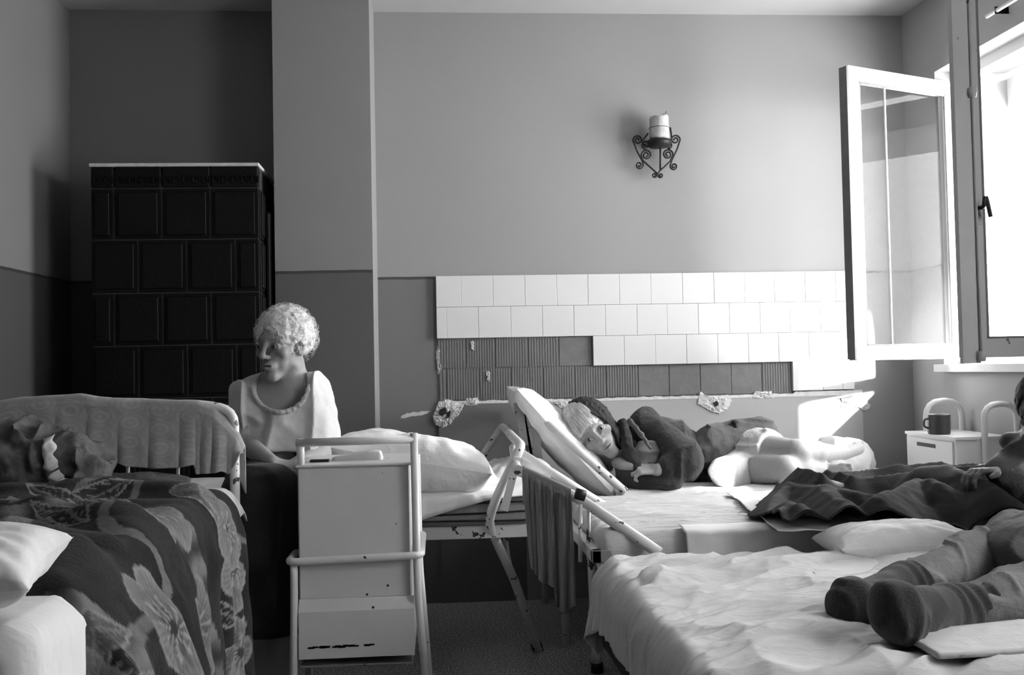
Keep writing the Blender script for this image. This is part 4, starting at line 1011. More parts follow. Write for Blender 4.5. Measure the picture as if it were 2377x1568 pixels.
# ================================================================== BEDSIDE CABINETS
def cab_left():
    y0, y1 = 3.0, 3.34
    X = lambda p, y=y0: at(p, 1200, y)[0]
    Z = lambda p, y=y0: at(820, p, y)[2]
    t = thing('bedside_cabinet', 'pale enamelled metal bedside cabinet in tube frame between the left bed and the bare floor', 'cabinet', ((X(690) + X(958)) / 2, 3.17, 0))
    x0, x1 = X(692), X(953)
    bx3('body', (x0, y0, Z(1390)), (x1, y1, Z(1084)), 'cab', t, .004)
    bx3('cabinet_top', (x0 - .006, y0 - .006, Z(1084)), (x1 + .006, y1 + .01, Z(1084) + .008), 'cab', t, .003)
    pr_ = [(y0 - .024, Z(1522)), (y0 - .024, Z(1414)), (y0 - .002, Z(1388)), (y1 - .02, Z(1388)), (y1 - .02, Z(1522))]
    V = np.array([(xx, a_, b_) for xx in (x0, x1 + .006) for a_, b_ in pr_]); F = [(0, 1, 2, 3, 4), (5, 6, 7, 8, 9)] + [(q_, (q_ + 1) % 5, (q_ + 1) % 5 + 5, q_ + 5) for q_ in range(5)]
    V, F = fixn(V, F); obj('lower_box', (V, F), 'cab', t, smooth=False)
    bx3('bottom_plate', (x0, y0 - .01, Z(1522) - .03), (x1, y1, Z(1522) - .024), 'enamel_grey', t, .002)
    r = .0115
    for (yy, nm) in ((y0 - .016, 'near'), (y1 + .014, 'far')):
        zr = Z(1026)
        xl, xr = x0 - .012, x1 + .014
        if nm == 'far': zr = Z(1100)
        zq = Z(1297)
        if nm == 'near':
            pol('leg', [(xl - .01, yy, 0), (xl, yy, .45), (xl + .0, yy, zq)], r, 'enamel', t)
            pol('post', [(x0 + .008, y0 + .012, Z(1084)), (x0 + .008, y0 + .012, zr + .012)], r, 'enamel', t)
        else: pol('leg', [(xl - .01, yy, 0), (xl, yy, .45), (xl + .0, yy, zr)], r, 'enamel', t)
        pol('leg', [(xr + .035, yy, 0), (xr + .004, yy, .45), (xr, yy, zr + .022)], r, 'enamel', t)
        if nm == 'near': pol('top_rail', [(x0 - .004, y0 + .008, zr), (xr, yy, zr + .004)], r * 1.05, 'enamel', t)
    zm = Z(1297)
    pol('side_rail', [(x0 - .026, y1, zm), (x0 - .026, y0 - .028, zm), (x1 + .03, y0 - .028, zm + .008), (x1 + .03, y1, zm + .008)], r, 'enamel', t, .03)
    # scraped paint along the lower edge of the lower box
    vs = []
    for k in range(26):
        px = 712 + 165 * rng.rand(); s = .002 + .004 * rng.rand(); a = at(px, 1506 - (px - 712) * .055 + 3 * (rng.rand() - .5), y0 - .0245); vs.append(box(a - A(s * 1.6, 0.0006, s * .5), a + A(s * 1.6, .001, s * .5)))
    obj('paint_scrape', join(*vs), 'iron', t, smooth=False)
    for (px, py) in ((866, 1411), (900, 1360), (852, 1381)):
        a = at(px, py, y0 - .012); obj('paint_chip', xf(lathe([(0, -.001), (.004, -.001), (.003, .001), (0, .001)], (0, 0, 0), 7), rotx(1.57), at(px, py, y0 - (.0245 if py > 1400 else .0005))), 'iron', t, smooth=False)
    return t, Z(1084) + .008
cL, zcab = cab_left()
# folded cloth and a dark flat comb on it
c = at(830, 1060, 3.15); c[2] = zcab
V, F = box(A(-.075, -.045, 0), A(.075, .045, .030), .008); V[:, 2] *= np.where(V[:, 0] < 0, .55, 1.15); V[:, 2] += .004 * vnoise(V, 30, 2)
Pn = np.stack(np.meshgrid(np.linspace(-1, 1, 40), np.linspace(-1, 1, 24), indexing='ij'), -1)
E = (1 - np.abs(Pn[..., 0]) ** 6) * (1 - np.abs(Pn[..., 1]) ** 6)
Tt = np.stack([Pn[..., 0] * .078, Pn[..., 1] * .04, (.012 + .022 * (Pn[..., 0] * .5 + .5)) * np.clip(E, 0, 1) ** .35], -1); Tt[..., 2] += .003 * fbm(Tt, 40, 2, 3) * (E > .1)
Bt = Tt.copy(); Bt[..., 2] = 0; a, fa = gridmesh(Tt); b, fb = gridmesh(Bt)
tag(obj('folded_cloth', (np.concatenate([a, b]) + c, np.concatenate([fa, fb[:, ::-1] + len(a)])), 'paper'), 'small folded white cloth on top of the metal bedside cabinet', 'cloth')
f = lambda Q: rbox(Q, at(742, 1066, 3.10) * A(1, 1, 0) + A(0, 0, zcab + .004), (.03, .014, .004), .003)
q = at(742, 1066, 3.10) * A(1, 1, 0) + A(0, 0, zcab + .004)
tag(obj('comb', mesh_sdf(f, q - .04, q + .04, .0025), 'iron'), 'small flat black comb beside the folded cloth on the cabinet', 'comb')

def cab_right():
    M['cab'] = M['enamel']
    # rotated cabinet near the window wall
    zt = at(2160, 1008, 4.10)[2]
    p0 = at(2218, 1006, 3.89); p1 = p0 + A(0, .42, 0); p0[2] = p1[2] = zt
    u = p1 - p0; L = np.linalg.norm(u); u /= L; n = A(1.0, 0, 0)
    D_ = 2.325 - p0[0]
    def mp(a, d, z): return p0 * A(1, 1, 0) + u * a + n * d + A(0, 0, z)
    t = thing('bedside_cabinet', 'white metal bedside cabinet under the window with a dark mug on it', 'cabinet', mp(L / 2, D_ / 2, 0))
    H_ = lambda nm, a, b, m: obj(nm, hexa(a, b, mp), m, t, smooth=False)
    H_('body', (0, 0, .38), (L, D_, zt - .012), 'cab'); H_('cabinet_top', (-.006, -.006, zt - .012), (L + .006, D_ + .006, zt), 'enamel')
    H_('drawer', (.015, -.008, zt - .17), (L - .015, .002, zt - .022), 'cab')
    H_('drawer_slot', (L * .36, -.0095, zt - .056), (L * .74, -.007, zt - .040), 'iron')
    H_('shelf', (0, 0, .16), (L, D_, .175), 'enamel')
    r = .0115
    def loop(d, z1):
        return [mp(-.02, d, 0), mp(-.02, d, z1), mp(L + .03, d, z1), mp(L + .03, d, 0)]
    zr = at(2300, 930, 3.75)[2]
    # two rounded rails standing on the long sides
    a0 = at(2149, 960, 4.275); b0 = at(2284, 960, 3.878)
    zr1 = at(2300, 928, 4.275)[2]; zr2 = at(2330, 938, 3.878)[2]
    pol('rail_loop', [(a0[0], 4.275, 0), (a0[0], 4.275, zr1), (2.33, 4.275, zr1), (2.33, 4.275, 0)], .0125, 'enamel', t, .09)
    pol('rail_loop', [(b0[0], 3.878, 0), (b0[0], 3.878, zr2), (2.345, 3.878, zr2), (2.345, 3.878, 0)], .0125, 'enamel', t, .09)
    return t, zt, mp
cR, zct, mpR = cab_right()
mg = at(2180, 1001, 4.08); mg[2] = zct; k = .046
mug = thing('mug', 'dark enamel mug standing on the white cabinet under the window', 'mug', mg)
obj('cup_body', lathe([(0, 0), (k * .93, 0), (k * .98, .006), (k, .02), (k, .075), (k * 1.05, .081), (k * 1.03, .084), (k * .95, .080), (k * .94, .010), (0, .008)], mg, 32), 'mug', mug)
hd = at(2153, 975, 4.08) - at(2175, 975, 4.08); hd[2] = 0; hd /= np.linalg.norm(hd)
obj('mug_handle', tube(smoothpath([mg + hd * k * .97 + A(0, 0, .066), mg + hd * (k + .016) + A(0, 0, .062), mg + hd * (k + .018) + A(0, 0, .035), mg + hd * k * .97 + A(0, 0, .026)]), .0045, 8), 'mug', mug)

# ---------- small towel hanging on the raised tube of the middle bed
nu, nv = 60, 90; P = np.zeros((nu, nv, 3))
for i in range(nu):
    t = i / (nu - 1); px = 1213 + 112 * t; a = at(px, np.interp(px, [1200, 1345], [1091, 1158]) - 8, np.interp(px, [1200, 1345, 1530], [3.30, 3.16, 2.94]))
    pyb = np.interp(px, [1213, 1240, 1268, 1272, 1300, 1325], [1320, 1352, 1362, 1410, 1424, 1405]); yb = at(px, pyb, a[1] - .05)
    for j in range(nv):
        s = j / (nv - 1)
        if s < .1: P[i, j] = a + A(0, .024 * math.cos(s / .1 * math.pi), -.02 + .026 * math.sin(s / .1 * math.pi)) + A(0, 0, -.10 if s < .02 else 0)
        else:
            q = (s - .1) / .9; w_ = .016 * math.sin(t * 14 + .8 * q) * (.35 + q) + .007 * math.sin(t * 37 + 2 * q)
            nar = 1 - .10 * q
            P[i, j] = A(a[0] + (t - .5) * .17 * (nar - 1) + .01 * q, a[1] - .026 - abs(w_) - .01 * q, a[2] - .02 + (yb[2] - a[2] + .02) * q)
solid(tag(obj('towel', gridmesh(P), 'towel'), 'long grey towel hanging from the slanting tube beside the middle bed', 'towel'), .006)
# ================================================================== PEOPLE
def frame(fwd_, up_):
    f = np.asarray(fwd_, float); f /= np.linalg.norm(f); u = np.asarray(up_, float); u = u - f * (u @ f); u /= np.linalg.norm(u)
    return np.stack([np.cross(f, u), f, u], -1)
def head_d(P, c, R, s):
    """distance to an elderly face; local units are centimetres, +y forward, +z up"""
    q = (P - c) @ R * (100 / s); out = np.linalg.norm(q - A(0, 0, -1), axis=1) - 14.0
    m = out < 4
    if not m.any(): return out * s / 100
    q = q[m]; x = np.abs(q[:, 0]); a = np.stack([x, q[:, 1], q[:, 2]], -1)
    d = ell(q, (0, -1.0, 3.0), (7.3, 9.2, 8.4))
    d = smin(d, ell(q, (0, 2.0, -3.6), (5.5, 6.2, 7.0)), 2.2)
    d = smin(d, ell(q, (0, 6.2, -10.0), (2.5, 2.2, 1.9)), 2.4)                # chin
    d = smin(d, np.linalg.norm(a - A(4.7, .6, -6.6), axis=1) - 1.5, 2.0)      # jaw corner
    d = smin(d, np.linalg.norm(a - A(4.4, 5.6, -2.0), axis=1) - 1.9, 1.6)     # cheekbone
    d = smin(d, seg(a, (0.6, 7.9, 2.2), (4.2, 6.6, 2.0), .95, .8), 1.4)       # brow
    d = smax(d, -(np.linalg.norm(a - A(3.2, 9.9, 0.2), axis=1) - 2.15), 1.3)  # socket
    d = smax(d, -(ell(a, (4.6, 8.4, -5.4), (1.5, 1.7, 2.3))), 1.2)            # hollow cheek
    d = smin(d, ell(a, (3.15, 7.25, 0.05), (1.45, 1.35, 1.25)), .45)          # lids
    d = smin(d, seg(a, (1.9, 8.0, -1.35), (4.3, 7.2, -1.25), .28, .25), .7)   # bag under eye
    d = smin(d, seg(q, (0, 8.5, 1.6), (0, 10.5, -2.7), .62, .95), .8)         # nose bridge
    d = smin(d, ell(q, (0, 10.5, -3.0), (1.25, 1.2, 1.0)), .5)
    d = smin(d, ell(a, (1.25, 9.3, -3.3), (.85, 1.05, .75)), .5)
    d = smin(d, ell(q, (0, 7.6, -6.3), (2.9, 1.9, 1.7)), 1.0)                 # muzzle
    d = smin(d, seg(a, (0, 9.25, -5.75), (2.2, 8.25, -6.15), .48, .2), .35)
    d = smin(d, seg(a, (0, 9.15, -6.95), (2.1, 8.15, -6.45), .55, .22), .35)
    d = smax(d, -(ell(a, (0, 9.6, -6.32), (2.5, 1.5, .20))), .22)             # mouth line
    d = smax(d, -(ell(a, (3.15, 8.75, 0.05), (1.35, 1.0, .46))), .15)         # eye slit
    d = smax(d, -seg(a, (1.9, 9.5, -3.4), (3.3, 7.9, -7.2), .22, .30), .7)    # nasolabial fold
    d = smax(d, -seg(a, (2.5, 8.2, -7.2), (2.7, 7.2, -9.4), .15, .15), .5)
    d = smax(d, -(ell(a, (.65, 9.9, -4.05), (.38, .6, .4))), .15)             # nostril
    for zz in (4.1, 5.0, 5.9): d = d + .10 * np.exp(-((q[:, 2] - zz - .25 * np.cos(q[:, 0] * 1.1)) / .17) ** 2) * np.clip((q[:, 1] - 4) / 2, 0, 1)
    d = d + .07 * np.exp(-(np.abs(np.sin(np.arctan2(a[:, 2] - .0, a[:, 0] - 3.6) * 9)) / .35) ** 2) * (x > 4.9) * (x < 6.3) * (np.abs(q[:, 2]) < 1.6) * (q[:, 1] > 3)
    e = ell(a, (7.1, -.3, -.6), (1.0, 2.0, 3.1)); e = smax(e, -ell(a, (8.1, .5, -.2), (.8, 1.1, 1.9)), .4)
    d = smin(d, e, .5); d = smin(d, seg(q, (0, -1.5, -6), (0, -2.6, -13), 5.2, 5.0), 1.6)
    d = d + .05 * vnoise(q, .9, 3)
    out[m] = d; return out * s / 100
def head_col(P, c, R, s, base):
    q = (P - c) @ R * (100 / s); x = np.abs(q[:, 0]); col = np.full(len(P), base)
    a = np.stack([x, q[:, 1], q[:, 2]], -1)
    def blot(d, v, w):
        nonlocal col
        k = np.clip(.5 - d / w, 0, 1); col = col * (1 - k) + v * k
    blot(seg(a, (0, 9.3, -5.8), (2.1, 8.3, -6.2), .45, .15), base * .62, .35); blot(seg(a, (0, 9.2, -6.9), (2.0, 8.2, -6.5), .5, .15), base * .62, .35)
    blot(seg(a, (1.5, 8.9, 2.3), (4.6, 7.2, 2.5), .35, .2), base * .55, .8)
    blot(np.linalg.norm(a - A(3.15, 8.4, .1), axis=1) - 1.5, base * .62, 1.6)
    blot(ell(a, (3.15, 8.5, .05), (1.55, 1.4, .62)), base * .35, .25)
    blot(ell(a, (.65, 9.9, -4.1), (.5, .8, .5)), base * .25, .3)
    far = (np.abs(q).max(1) > 13); col[far] = base
    return col
def add_eyes(par, c, R, s, look=(0, 0)):
    for sx in (-1, 1):
        e = c + R @ (A(sx * 3.15, 7.25, .05) * s / 100); r = 1.18 * s / 100
        th = np.linspace(0, math.pi, 13); 
        V, F = lathe([(r * math.sin(t) + 1e-6, -r * math.cos(t)) for t in th], (0, 0, 0), 18)
        eye = obj('eye', (V + e, F), 'eye', par)
        g = R @ A(look[0], 1, look[1]); g /= np.linalg.norm(g); Rg = frame(g, R[:, 2])
        V2, F2 = lathe([(1e-6, .0), (.2 * r, .0), (.46 * r, -.09 * r)][::-1], (0, 0, 0), 16)
        V2 = np.stack([V2[:, 0], V2[:, 2] + r * 1.02, V2[:, 1]], -1) @ Rg.T + e
        obj('iris', (V2, F2), 'iris', eye)
def hand_parts(w, fd, pn, s=1.0, curl=.5, side=1, spread=.12):
    """list of capsules; w wrist, fd finger direction, pn palm normal (fingers curl towards it)"""
    R = frame(fd, -np.asarray(pn, float)); ax = R[:, 0] * side; f = R[:, 1]; n = -R[:, 2]; L = []
    w = np.asarray(w, float)
    for k, (o, ln, st) in enumerate(zip((-.030, -.010, .010, .029), (.074, .082, .076, .060), (.086, .090, .087, .080))):
        b = w + s * (ax * o + f * st); L.append((w + s * (ax * o * .55 + f * .012), b, .0125 * s, .0100 * s))
        d = f * math.cos(spread * (k - 1.5)) + ax * math.sin(spread * (k - 1.5)); p = b; an = curl * .6
        for j, fr in enumerate((.45, .32, .23)):
            dd = d * math.cos(an) + n * math.sin(an); p2 = p + dd * ln * fr * s; L.append((p, p2, (.0088 - .0010 * j) * s, (.0080 - .0010 * j) * s)); p = p2; an += curl * .9
    b = w + s * (ax * -.026 + f * .022); k1 = b + s * (ax * -.026 + f * .030 + n * .012); k2 = k1 + s * (ax * -.010 + f * .030 + n * .006); L.append((w + s * f * .01 - s * ax * .012, b, .015 * s, .014 * s)); L.append((b, k1, .0135 * s, .0105 * s)); L.append((k1, k2, .0100 * s, .0078 * s))
    return L
def caps(P, L, k=.006):
    d = None
    for (a, b, ra, rb) in L:
        e = seg(P, a, b, ra, rb); d = e if d is None else smin(d, e, k)
    return d
def bbox(pts, m=.15): p = np.array(pts); return p.min(0) - m, p.max(0) + m
def folds(P, amp, s, st=(1, 1, 1), seed=0): 
    return -amp * (np.clip(1 - np.abs(vnoise(P * A(*st), s, seed)) * 2.4, 0, 1) ** 1.5 * .8 + .35 * fbm(P, s * 1.7, 2, seed + 4))

# ------------------------------------------------------------------ seated woman (on bed C)
SH = at(657, 803, 3.40); SR = frame((-.52, -.85, -.07), (.02, 0, 1)); SS = 1.0
Sp = dict(nb=at(664, 905, 3.45), ch=at(655, 965, 3.47), be=at(658, 1060, 3.52), pe=at(655, 1120, 3.66),
          sr=at(712, 914, 3.43), er=at(742, 1055, 3.44), wr=at(690, 1078, 3.27), sl=at(592, 926, 3.46), el=at(562, 1025, 3.40), wl=at(632, 1076, 3.25),
          kl=at(590, 1128, 3.17), kr=at(640, 1128, 3.19))
Sp['pe'][2] = .74; Sp['kl'][2] = .72; Sp['kr'][2] = .715
hr_ = hand_parts(Sp['wr'], A(-.8, -.35, -.1), (0, .2, -1), .92, .55, 1); hl_ = hand_parts(Sp['wl'], A(.8, -.35, -.1), (0, .2, -1), .92, .5, -1)
SPL = {}
def S_body(P):
    d = ell(P, Sp['ch'], (.148, .095, .16)); d = smin(d, ell(P, Sp['be'], (.150, .125, .14)), .06); d = smin(d, ell(P, Sp['pe'], (.165, .14, .12)), .06)
    d = smin(d, seg(P, Sp['sl'], Sp['sr'], .055, .055), .05)
    d = smin(d, seg(P, Sp['nb'] + A(0, .01, -.03), SH + SR @ A(0, -.025, -.07), .062, .05), .035)
    for i in (-1, 1): d = smin(d, seg(P, Sp['nb'] + A(.02 * i, -.05, -.045), Sp['nb'] + A(.12 * i, -.02, -.030), .012, .010), .022)  # collar bones
    for a, b, c, h in ((Sp['sr'], Sp['er'], Sp['wr'], hr_), (Sp['sl'], Sp['el'], Sp['wl'], hl_)):
        d = smin(d, smin(seg(P, a, b, .050, .038), seg(P, b, c, .038, .025), .012), .02); d = smin(d, caps(P, h), .012)
    for k, f in ((Sp['kl'], A(Sp['kl'][0] - .02, 3.14, .07)), (Sp['kr'], A(Sp['kr'][0] + .0, 3.16, .07))):
        hp = Sp['pe'] + A(.085 if k is Sp['kr'] else -.085, -.02, -.01)
        d = smin(d, smin(seg(P, hp, k, .085, .062), seg(P, k, f, .056, .036), .02), .03)
        d = smin(d, seg(P, f + A(0, .02, -.03), f + A(-.02, -.12, -.045), .034, .026), .02)
    return smin(d, head_d(P, SH, SR, SS), .02)
S = thing('person', 'elderly woman with short curly white hair in a white gown, sitting up', 'person', (Sp['pe'][0], 3.6, .66))
lo, hi = bbox([SH + A(0, 0, .06), Sp['er'], Sp['el'], Sp['pe'] + A(0, .05, 0), A(-.5, 3.1, .1), A(-.65, 3.0, .03)], .12); lo[2] = 0.0
V, F = mesh_sdf(S_body, lo, hi, .0036); print('S', len(V))
body = obj('body', (V, F), 'skin', S, col=head_col(V, SH, SR, SS, .27)); add_eyes(S, SH, SR, SS, (.1, 0))
def hairq(P, c, R, s): return (P - c) @ R * (100 / s)
def S_hair(P):
    q = hairq(P, SH, SR, SS); cl = 1.1 * ridge(q, .42, 5) + .55 * ridge(q, .95, 8) + .25 * fbm(q, 1.6, 2, 2)
    d = ell(q, (0, -2.0, 3.6), (8.9, 9.6, 9.3)) - cl * .55
    face = ell(q, (0, 9.8, -1.8), (6.2, 5.6, 7.6)); d = smax(d, -face, .8)
    d = smax(d, -(q[:, 2] + 4.3 + .35 * q[:, 1] + .5 * cl), .8)
    e = ell(np.stack([np.abs(q[:, 0]), q[:, 1], q[:, 2]], -1), (7.5, 1.3, -1.0), (1.6, 1.5, 3.0)); d = smax(d, -e, .4)
    return d * SS / 100
hb = obj('hair', mesh_sdf(S_hair, SH - .15, SH + .17, .0034), 'hair', S)
def strands(nm, c, R, s, cen, rad, n, m, par, keep, ln=3.2, r=.045, seed=1, curl=1.0):
    rs = np.random.RandomState(seed); vs = []
    while len(vs) < n:
        v = rs.normal(size=3); v /= np.linalg.norm(v); p = A(*cen) + v * A(*rad)
        if not keep(p): continue
        t = np.cross(v, rs.normal(size=3)); t /= np.linalg.norm(t); P = []
        L = ln * (.6 + .8 * rs.rand()); ph = rs.rand() * 6.28
        for k in range(7):
            u = k / 6; P.append(p + t * L * u * .8 + v * (L * .30 * math.sin(u * 3.0) + .2) - A(0, 0, 1) * L * .25 * u * u + np.cross(t, v) * curl * .5 * math.sin(u * 5 + ph))
        P = (np.array(P) * s / 100) @ R.T + c; vs.append(tube(P, np.linspace(r, r * .3, 7) * s / 100, 4, False))
    return obj(nm, join(*vs), m, par)
strands('hair_curls', SH, SR, SS, (0, -2.0, 3.6), (9.2, 9.8, 9.7), 900, 'hair', S, lambda p: (p[2] > -3.5 - .3 * p[1]) and not (p[1] > 3.5 and p[2] < 4.2 and abs(p[0]) < 7), 3.4, .055)
# gown
def S_gown(P):
    d = ell(P, Sp['ch'], (.150, .112, .165)); d = smin(d, ell(P, Sp['be'] + A(0, 0, .01), (.168, .145, .14)), .07)
    d = smin(d, seg(P, Sp['sl'] + A(.01, 0, 0), Sp['sr'] - A(.01, 0, 0), .066, .068), .05)
    for a, b, r1, r2, cut in ((Sp['sr'], Sp['er'], .068, .072, .80), (Sp['sl'], Sp['el'], .066, .068, .55)):
        e = seg(P, a, b, r1, r2); ax = (b - a) / np.linalg.norm(b - a); e = smax(e, (P - a) @ ax - np.linalg.norm(b - a) * cut, .008); d = smin(d, e, .035)
    d = d + folds(P, .021, 9, (1.4, 1.0, .38), 3)
    neck = at(650, 893, 3.36); hole = ell(P, neck, (.088, .125, .085)); hole = smin(hole, ell(P, Sp['nb'] + A(0, .0, .05), (.082, .08, .07)), .03); d = smax(d, -hole, .006)
    inner = smin(ell(P, Sp['ch'], (.146, .093, .158)), seg(P, Sp['sl'], Sp['sr'], .053, .053), .05)
    return smax(smax(d, -(P[:, 2] - (Sp['be'][2] + .025 + .02 * vnoise(P, 12, 2))), .01), -(inner + .004), .004)
lo, hi = bbox([Sp['sl'], Sp['sr'], Sp['er'], Sp['el'], Sp['be']], .16)
obj('gown', mesh_sdf(S_gown, lo, hi, .0042), 'gown', S)
# neckline frill
P = []
for k in range(150):
    t = 2 * math.pi * k / 149; cen = at(650, 893, 3.36)
    P.append(None)
def surf_ring(f, c, axx, axz, ry, n, out=(0, -1, 0)):
    res = []
    for k in range(n):
        t = math.pi * (k / (n - 1)); 
        p = c + axx * math.cos(t) * 1.0 - axz * math.sin(t); res.append(p)
    Pn = np.array(res); o = np.array(out, float); lo_ = np.full(n, -.16); Pp = Pn.copy()
    ts = np.linspace(.22, -.16, 90); hit = np.full(n, np.nan)
    for t in ts:
        d = f(Pn + o * t); m = (d < .003) & np.isnan(hit); hit[m] = t
    hit = np.where(np.isnan(hit), np.nanmedian(hit), hit); return Pn + o * hit[:, None]
rg = surf_ring(S_gown, at(650, 893, 3.36) + A(0, 0, .0), A(.092, 0, 0), A(0, 0, .089), 0, 90)
rg = smoothpath(rg[::3], 3); fr_ = []
for k, p in enumerate(rg):
    nrm = (p - at(650, 893, 3.36)); nrm[1] = 0; nrm /= np.linalg.norm(nrm) + 1e-9; w_ = .0022 * math.sin(k * 1.9) + .0015 * math.sin(k * .7)
    fr_.append([p + nrm * (-.004 + w_) + A(0, -.003, .0), p + A(0, -.006 - w_, 0), p + nrm * .012 + A(0, -.002 + w_, 0)])
solid(obj('neck_frill', gridmesh(np.array(fr_)), 'gown', S), .0015)
def S_skirt(P):
    d = smin(ell(P, Sp['be'] + A(0, 0, -.03), (.165, .14, .10)), ell(P, Sp['pe'], (.180, .155, .13)), .06)
    for k in ('kl', 'kr'):
        d = smin(d, seg(P, Sp['pe'] + A(.085 if k == 'kr' else -.085, -.02, 0), Sp[k] + A(0, -.01, 0), .10, .080), .05)
        d = smin(d, seg(P, Sp[k] + A(0, -.01, 0), A(Sp[k][0], 3.15, .34), .078, .085), .05)
    d = d + folds(P, .014, 8, (1.2, 1.2, .5), 13); return smax(d, -(P[:, 2] - .30), .01)
lo, hi = bbox([Sp['pe'] + A(0, .06, 0), Sp['be'], Sp['kl'] + A(0, 0, -.3), Sp['kr']], .15)
obj('skirt', mesh_sdf(S_skirt, lo, hi, .007), 'blanket', S)

# ------------------------------------------------------------------ lying woman (bed D)
LS = 1.10; LHc = at(1380, 1008, 4.00); LR = frame((.03, -1, -.10), (-.69, .0, .73)); LH = LHc - LR @ (A(0, 7.0, 0) * LS / 100) + A(0, 0, 0)
Lp = dict(nb=at(1462, 1070, 4.20), ch=at(1530, 1052, 4.22), wa=at(1640, 1072, 4.26), pe=at(1735, 1068, 4.26),
          su=at(1497, 992, 4.13), eu=at(1592, 1070, 3.97), wu=at(1528, 1092, 3.93),
          sd=at(1480, 1100, 4.10), ed=at(1545, 1118, 3.96), wd=at(1432, 1104, 3.99))
hu_ = hand_parts(Lp['wu'] + A(-.0, -.0, .0), A(-.9, .1, .05), (0, .5, -1), .88, 1.0, -1); hd2 = hand_parts(Lp['wd'], A(-.35, .9, .1), (0, .2, 1), .9, .3, 1)
kn1, an1, to1 = at(1850, 1062, 3.98), at(1952, 1052, 4.24), at(1992, 1042, 4.30)
kn2, an2, to2 = at(1822, 1100, 3.93), at(1912, 1092, 4.08), at(1962, 1094, 3.99)
for p, z in ((kn2, .675), (an2, .645), (to2, .632), (to1, .66), (an1, .665), (kn1, .735)): p[2] = max(z, p[2])
hp1, hp2 = at(1735, 1045, 4.22), at(1720, 1095, 4.18)
def toes(to, an):
    f = to - an; f /= np.linalg.norm(f); sdx = np.cross(f, A(0, 0, 1.0)); return [(to - f * .02 + A(0, 0, .024 - .013 * k) + sdx * .002 * k, to + f * (.030 - .004 * abs(k - 1)) + A(0, 0, .024 - .013 * k), .0085, .0075 - .0006 * k) for k in range(4)]
def L_body(P):
    d = ell(P, Lp['ch'], (.16, .10, .135)); d = smin(d, ell(P, Lp['wa'], (.13, .10, .10)), .06); d = smin(d, ell(P, Lp['pe'], (.14, .13, .125)), .06)
    d = smin(d, seg(P, Lp['ch'] + A(-.10, 0, 0), Lp['nb'], .08, .055), .04); d = smin(d, seg(P, Lp['nb'], LH + LR @ A(0, -.03, -.07), .052, .05), .03)
    d = smin(d, smin(seg(P, Lp['su'], Lp['eu'], .052, .040), seg(P, Lp['eu'], Lp['wu'], .038, .026), .012), .03)
    d = smin(d, smin(seg(P, Lp['sd'], Lp['ed'], .050, .040), seg(P, Lp['ed'], Lp['wd'], .036, .026), .012), .03)
    d = smin(d, caps(P, hu_), .01); d = smin(d, caps(P, hd2), .01)
    for h, k, a, t in ((hp1, kn1, an1, to1), (hp2, kn2, an2, to2)):
        d = smin(d, smin(seg(P, h, k, .082, .050), seg(P, k, a + (k - a) * .6, .048, .046), .02), .03); d = smin(d, seg(P, a + (k - a) * .62, a, .046, .029), .02)
        d = smin(d, seg(P, a + (a - k) * .08, t, .031, .027), .015); d = smin(d, caps(P, toes(t, a), .004), .010)
    return smin(d, head_d(P, LH, LR, LS), .02)
L = thing('person', 'woman in headscarf and dark cardigan lying on her side, legs bare, by the tiles', 'person', (Lp['wa'][0], 4.2, .62))
lo, hi = bbox([LH, to1, to2, Lp['eu'], Lp['wd'], hp1 + A(0, .1, .1)], .17)
V, F = mesh_sdf(L_body, lo, hi, .0034); print('L', len(V))
obj('body', (V, F), 'skin', L, col=head_col(V, LH, LR, LS, .36)); add_eyes(L, LH, LR, LS, (0, .0))
def L_hair(P):
    q = hairq(P, LH, LR, LS); st = .5 * ridge(q * A(1.6, .5, .5), .9, 5) + .25 * fbm(q * A(2, .6, .6), 1.3, 2, 2)
    d = ell(q, (0, -1.2, 3.4), (8.1, 9.9, 9.1)) - st * .45
    face = ell(q, (0.6, 10.8, -3.2), (6.6, 6.6, 7.9)); d = smax(d, -face, .7)
    return smax(d, -(q[:, 2] + 2.0 + .5 * q[:, 1]), .8) * LS / 100
obj('hair', mesh_sdf(L_hair, LH - .15, LH + .15, .0034), 'hair', L)
# fringe falling over the forehead
rs = np.random.RandomState(4); vs = []
for k in range(750):
    x = rs.uniform(-5.5, 7.8); sh_ = rs.rand(); p0 = A(x * .75, -1.5 + 5 * sh_, 13.2 - 1.2 * sh_ - .05 * x * x); p3 = A(x * 1.05 + .5, 8.9 - .085 * x * x + rs.rand() * .3 - 1.4 * (1 - sh_), 3.2 + rs.rand() * 2.0 - .10 * max(x, 0) ** 1.5 + 2.2 * (1 - sh_))
    m_ = (p0 + p3) / 2 + A(0, 3.6, 3.3); Pq = [(1 - t) ** 2 * p0 + 2 * t * (1 - t) * m_ + t * t * p3 for t in np.linspace(0, 1, 7)]
    vs.append(tube((np.array(Pq) * LS / 100) @ LR.T + LH, np.linspace(.0014, .0007, 7), 4, False))
obj('fringe', join(*vs), 'hair', L)
def L_scarf(P):
    q = hairq(P, LH, LR, LS); o = ell(q, (-.8, -1.6, 2.6), (9.3, 10.6, 10.4)); o = smin(o, ell(q, (-2.2, -.5, -6.5), (6.6, 7.2, 6.2)), 2.5)
    o = o - .35 * ridge(q * A(1, .6, 1), .6, 3) - .22 * ridge(q, 1.5, 6)
    kp = np.maximum(ell(q, (0.4, 9.5, -2.0), (6.9, 8.5, 11.5)), -99)
    o = smax(o, -kp, .6)
    side = -(q[:, 0]) * 1.0 - 3.3 + .30 * (4 - q[:, 1]); o = smax(o, -side, .8)          # only the upper side and back of head
    return o * LS / 100
obj('headscarf', mesh_sdf(L_scarf, LH - .17, LH + .17, .004), 'knit', L)
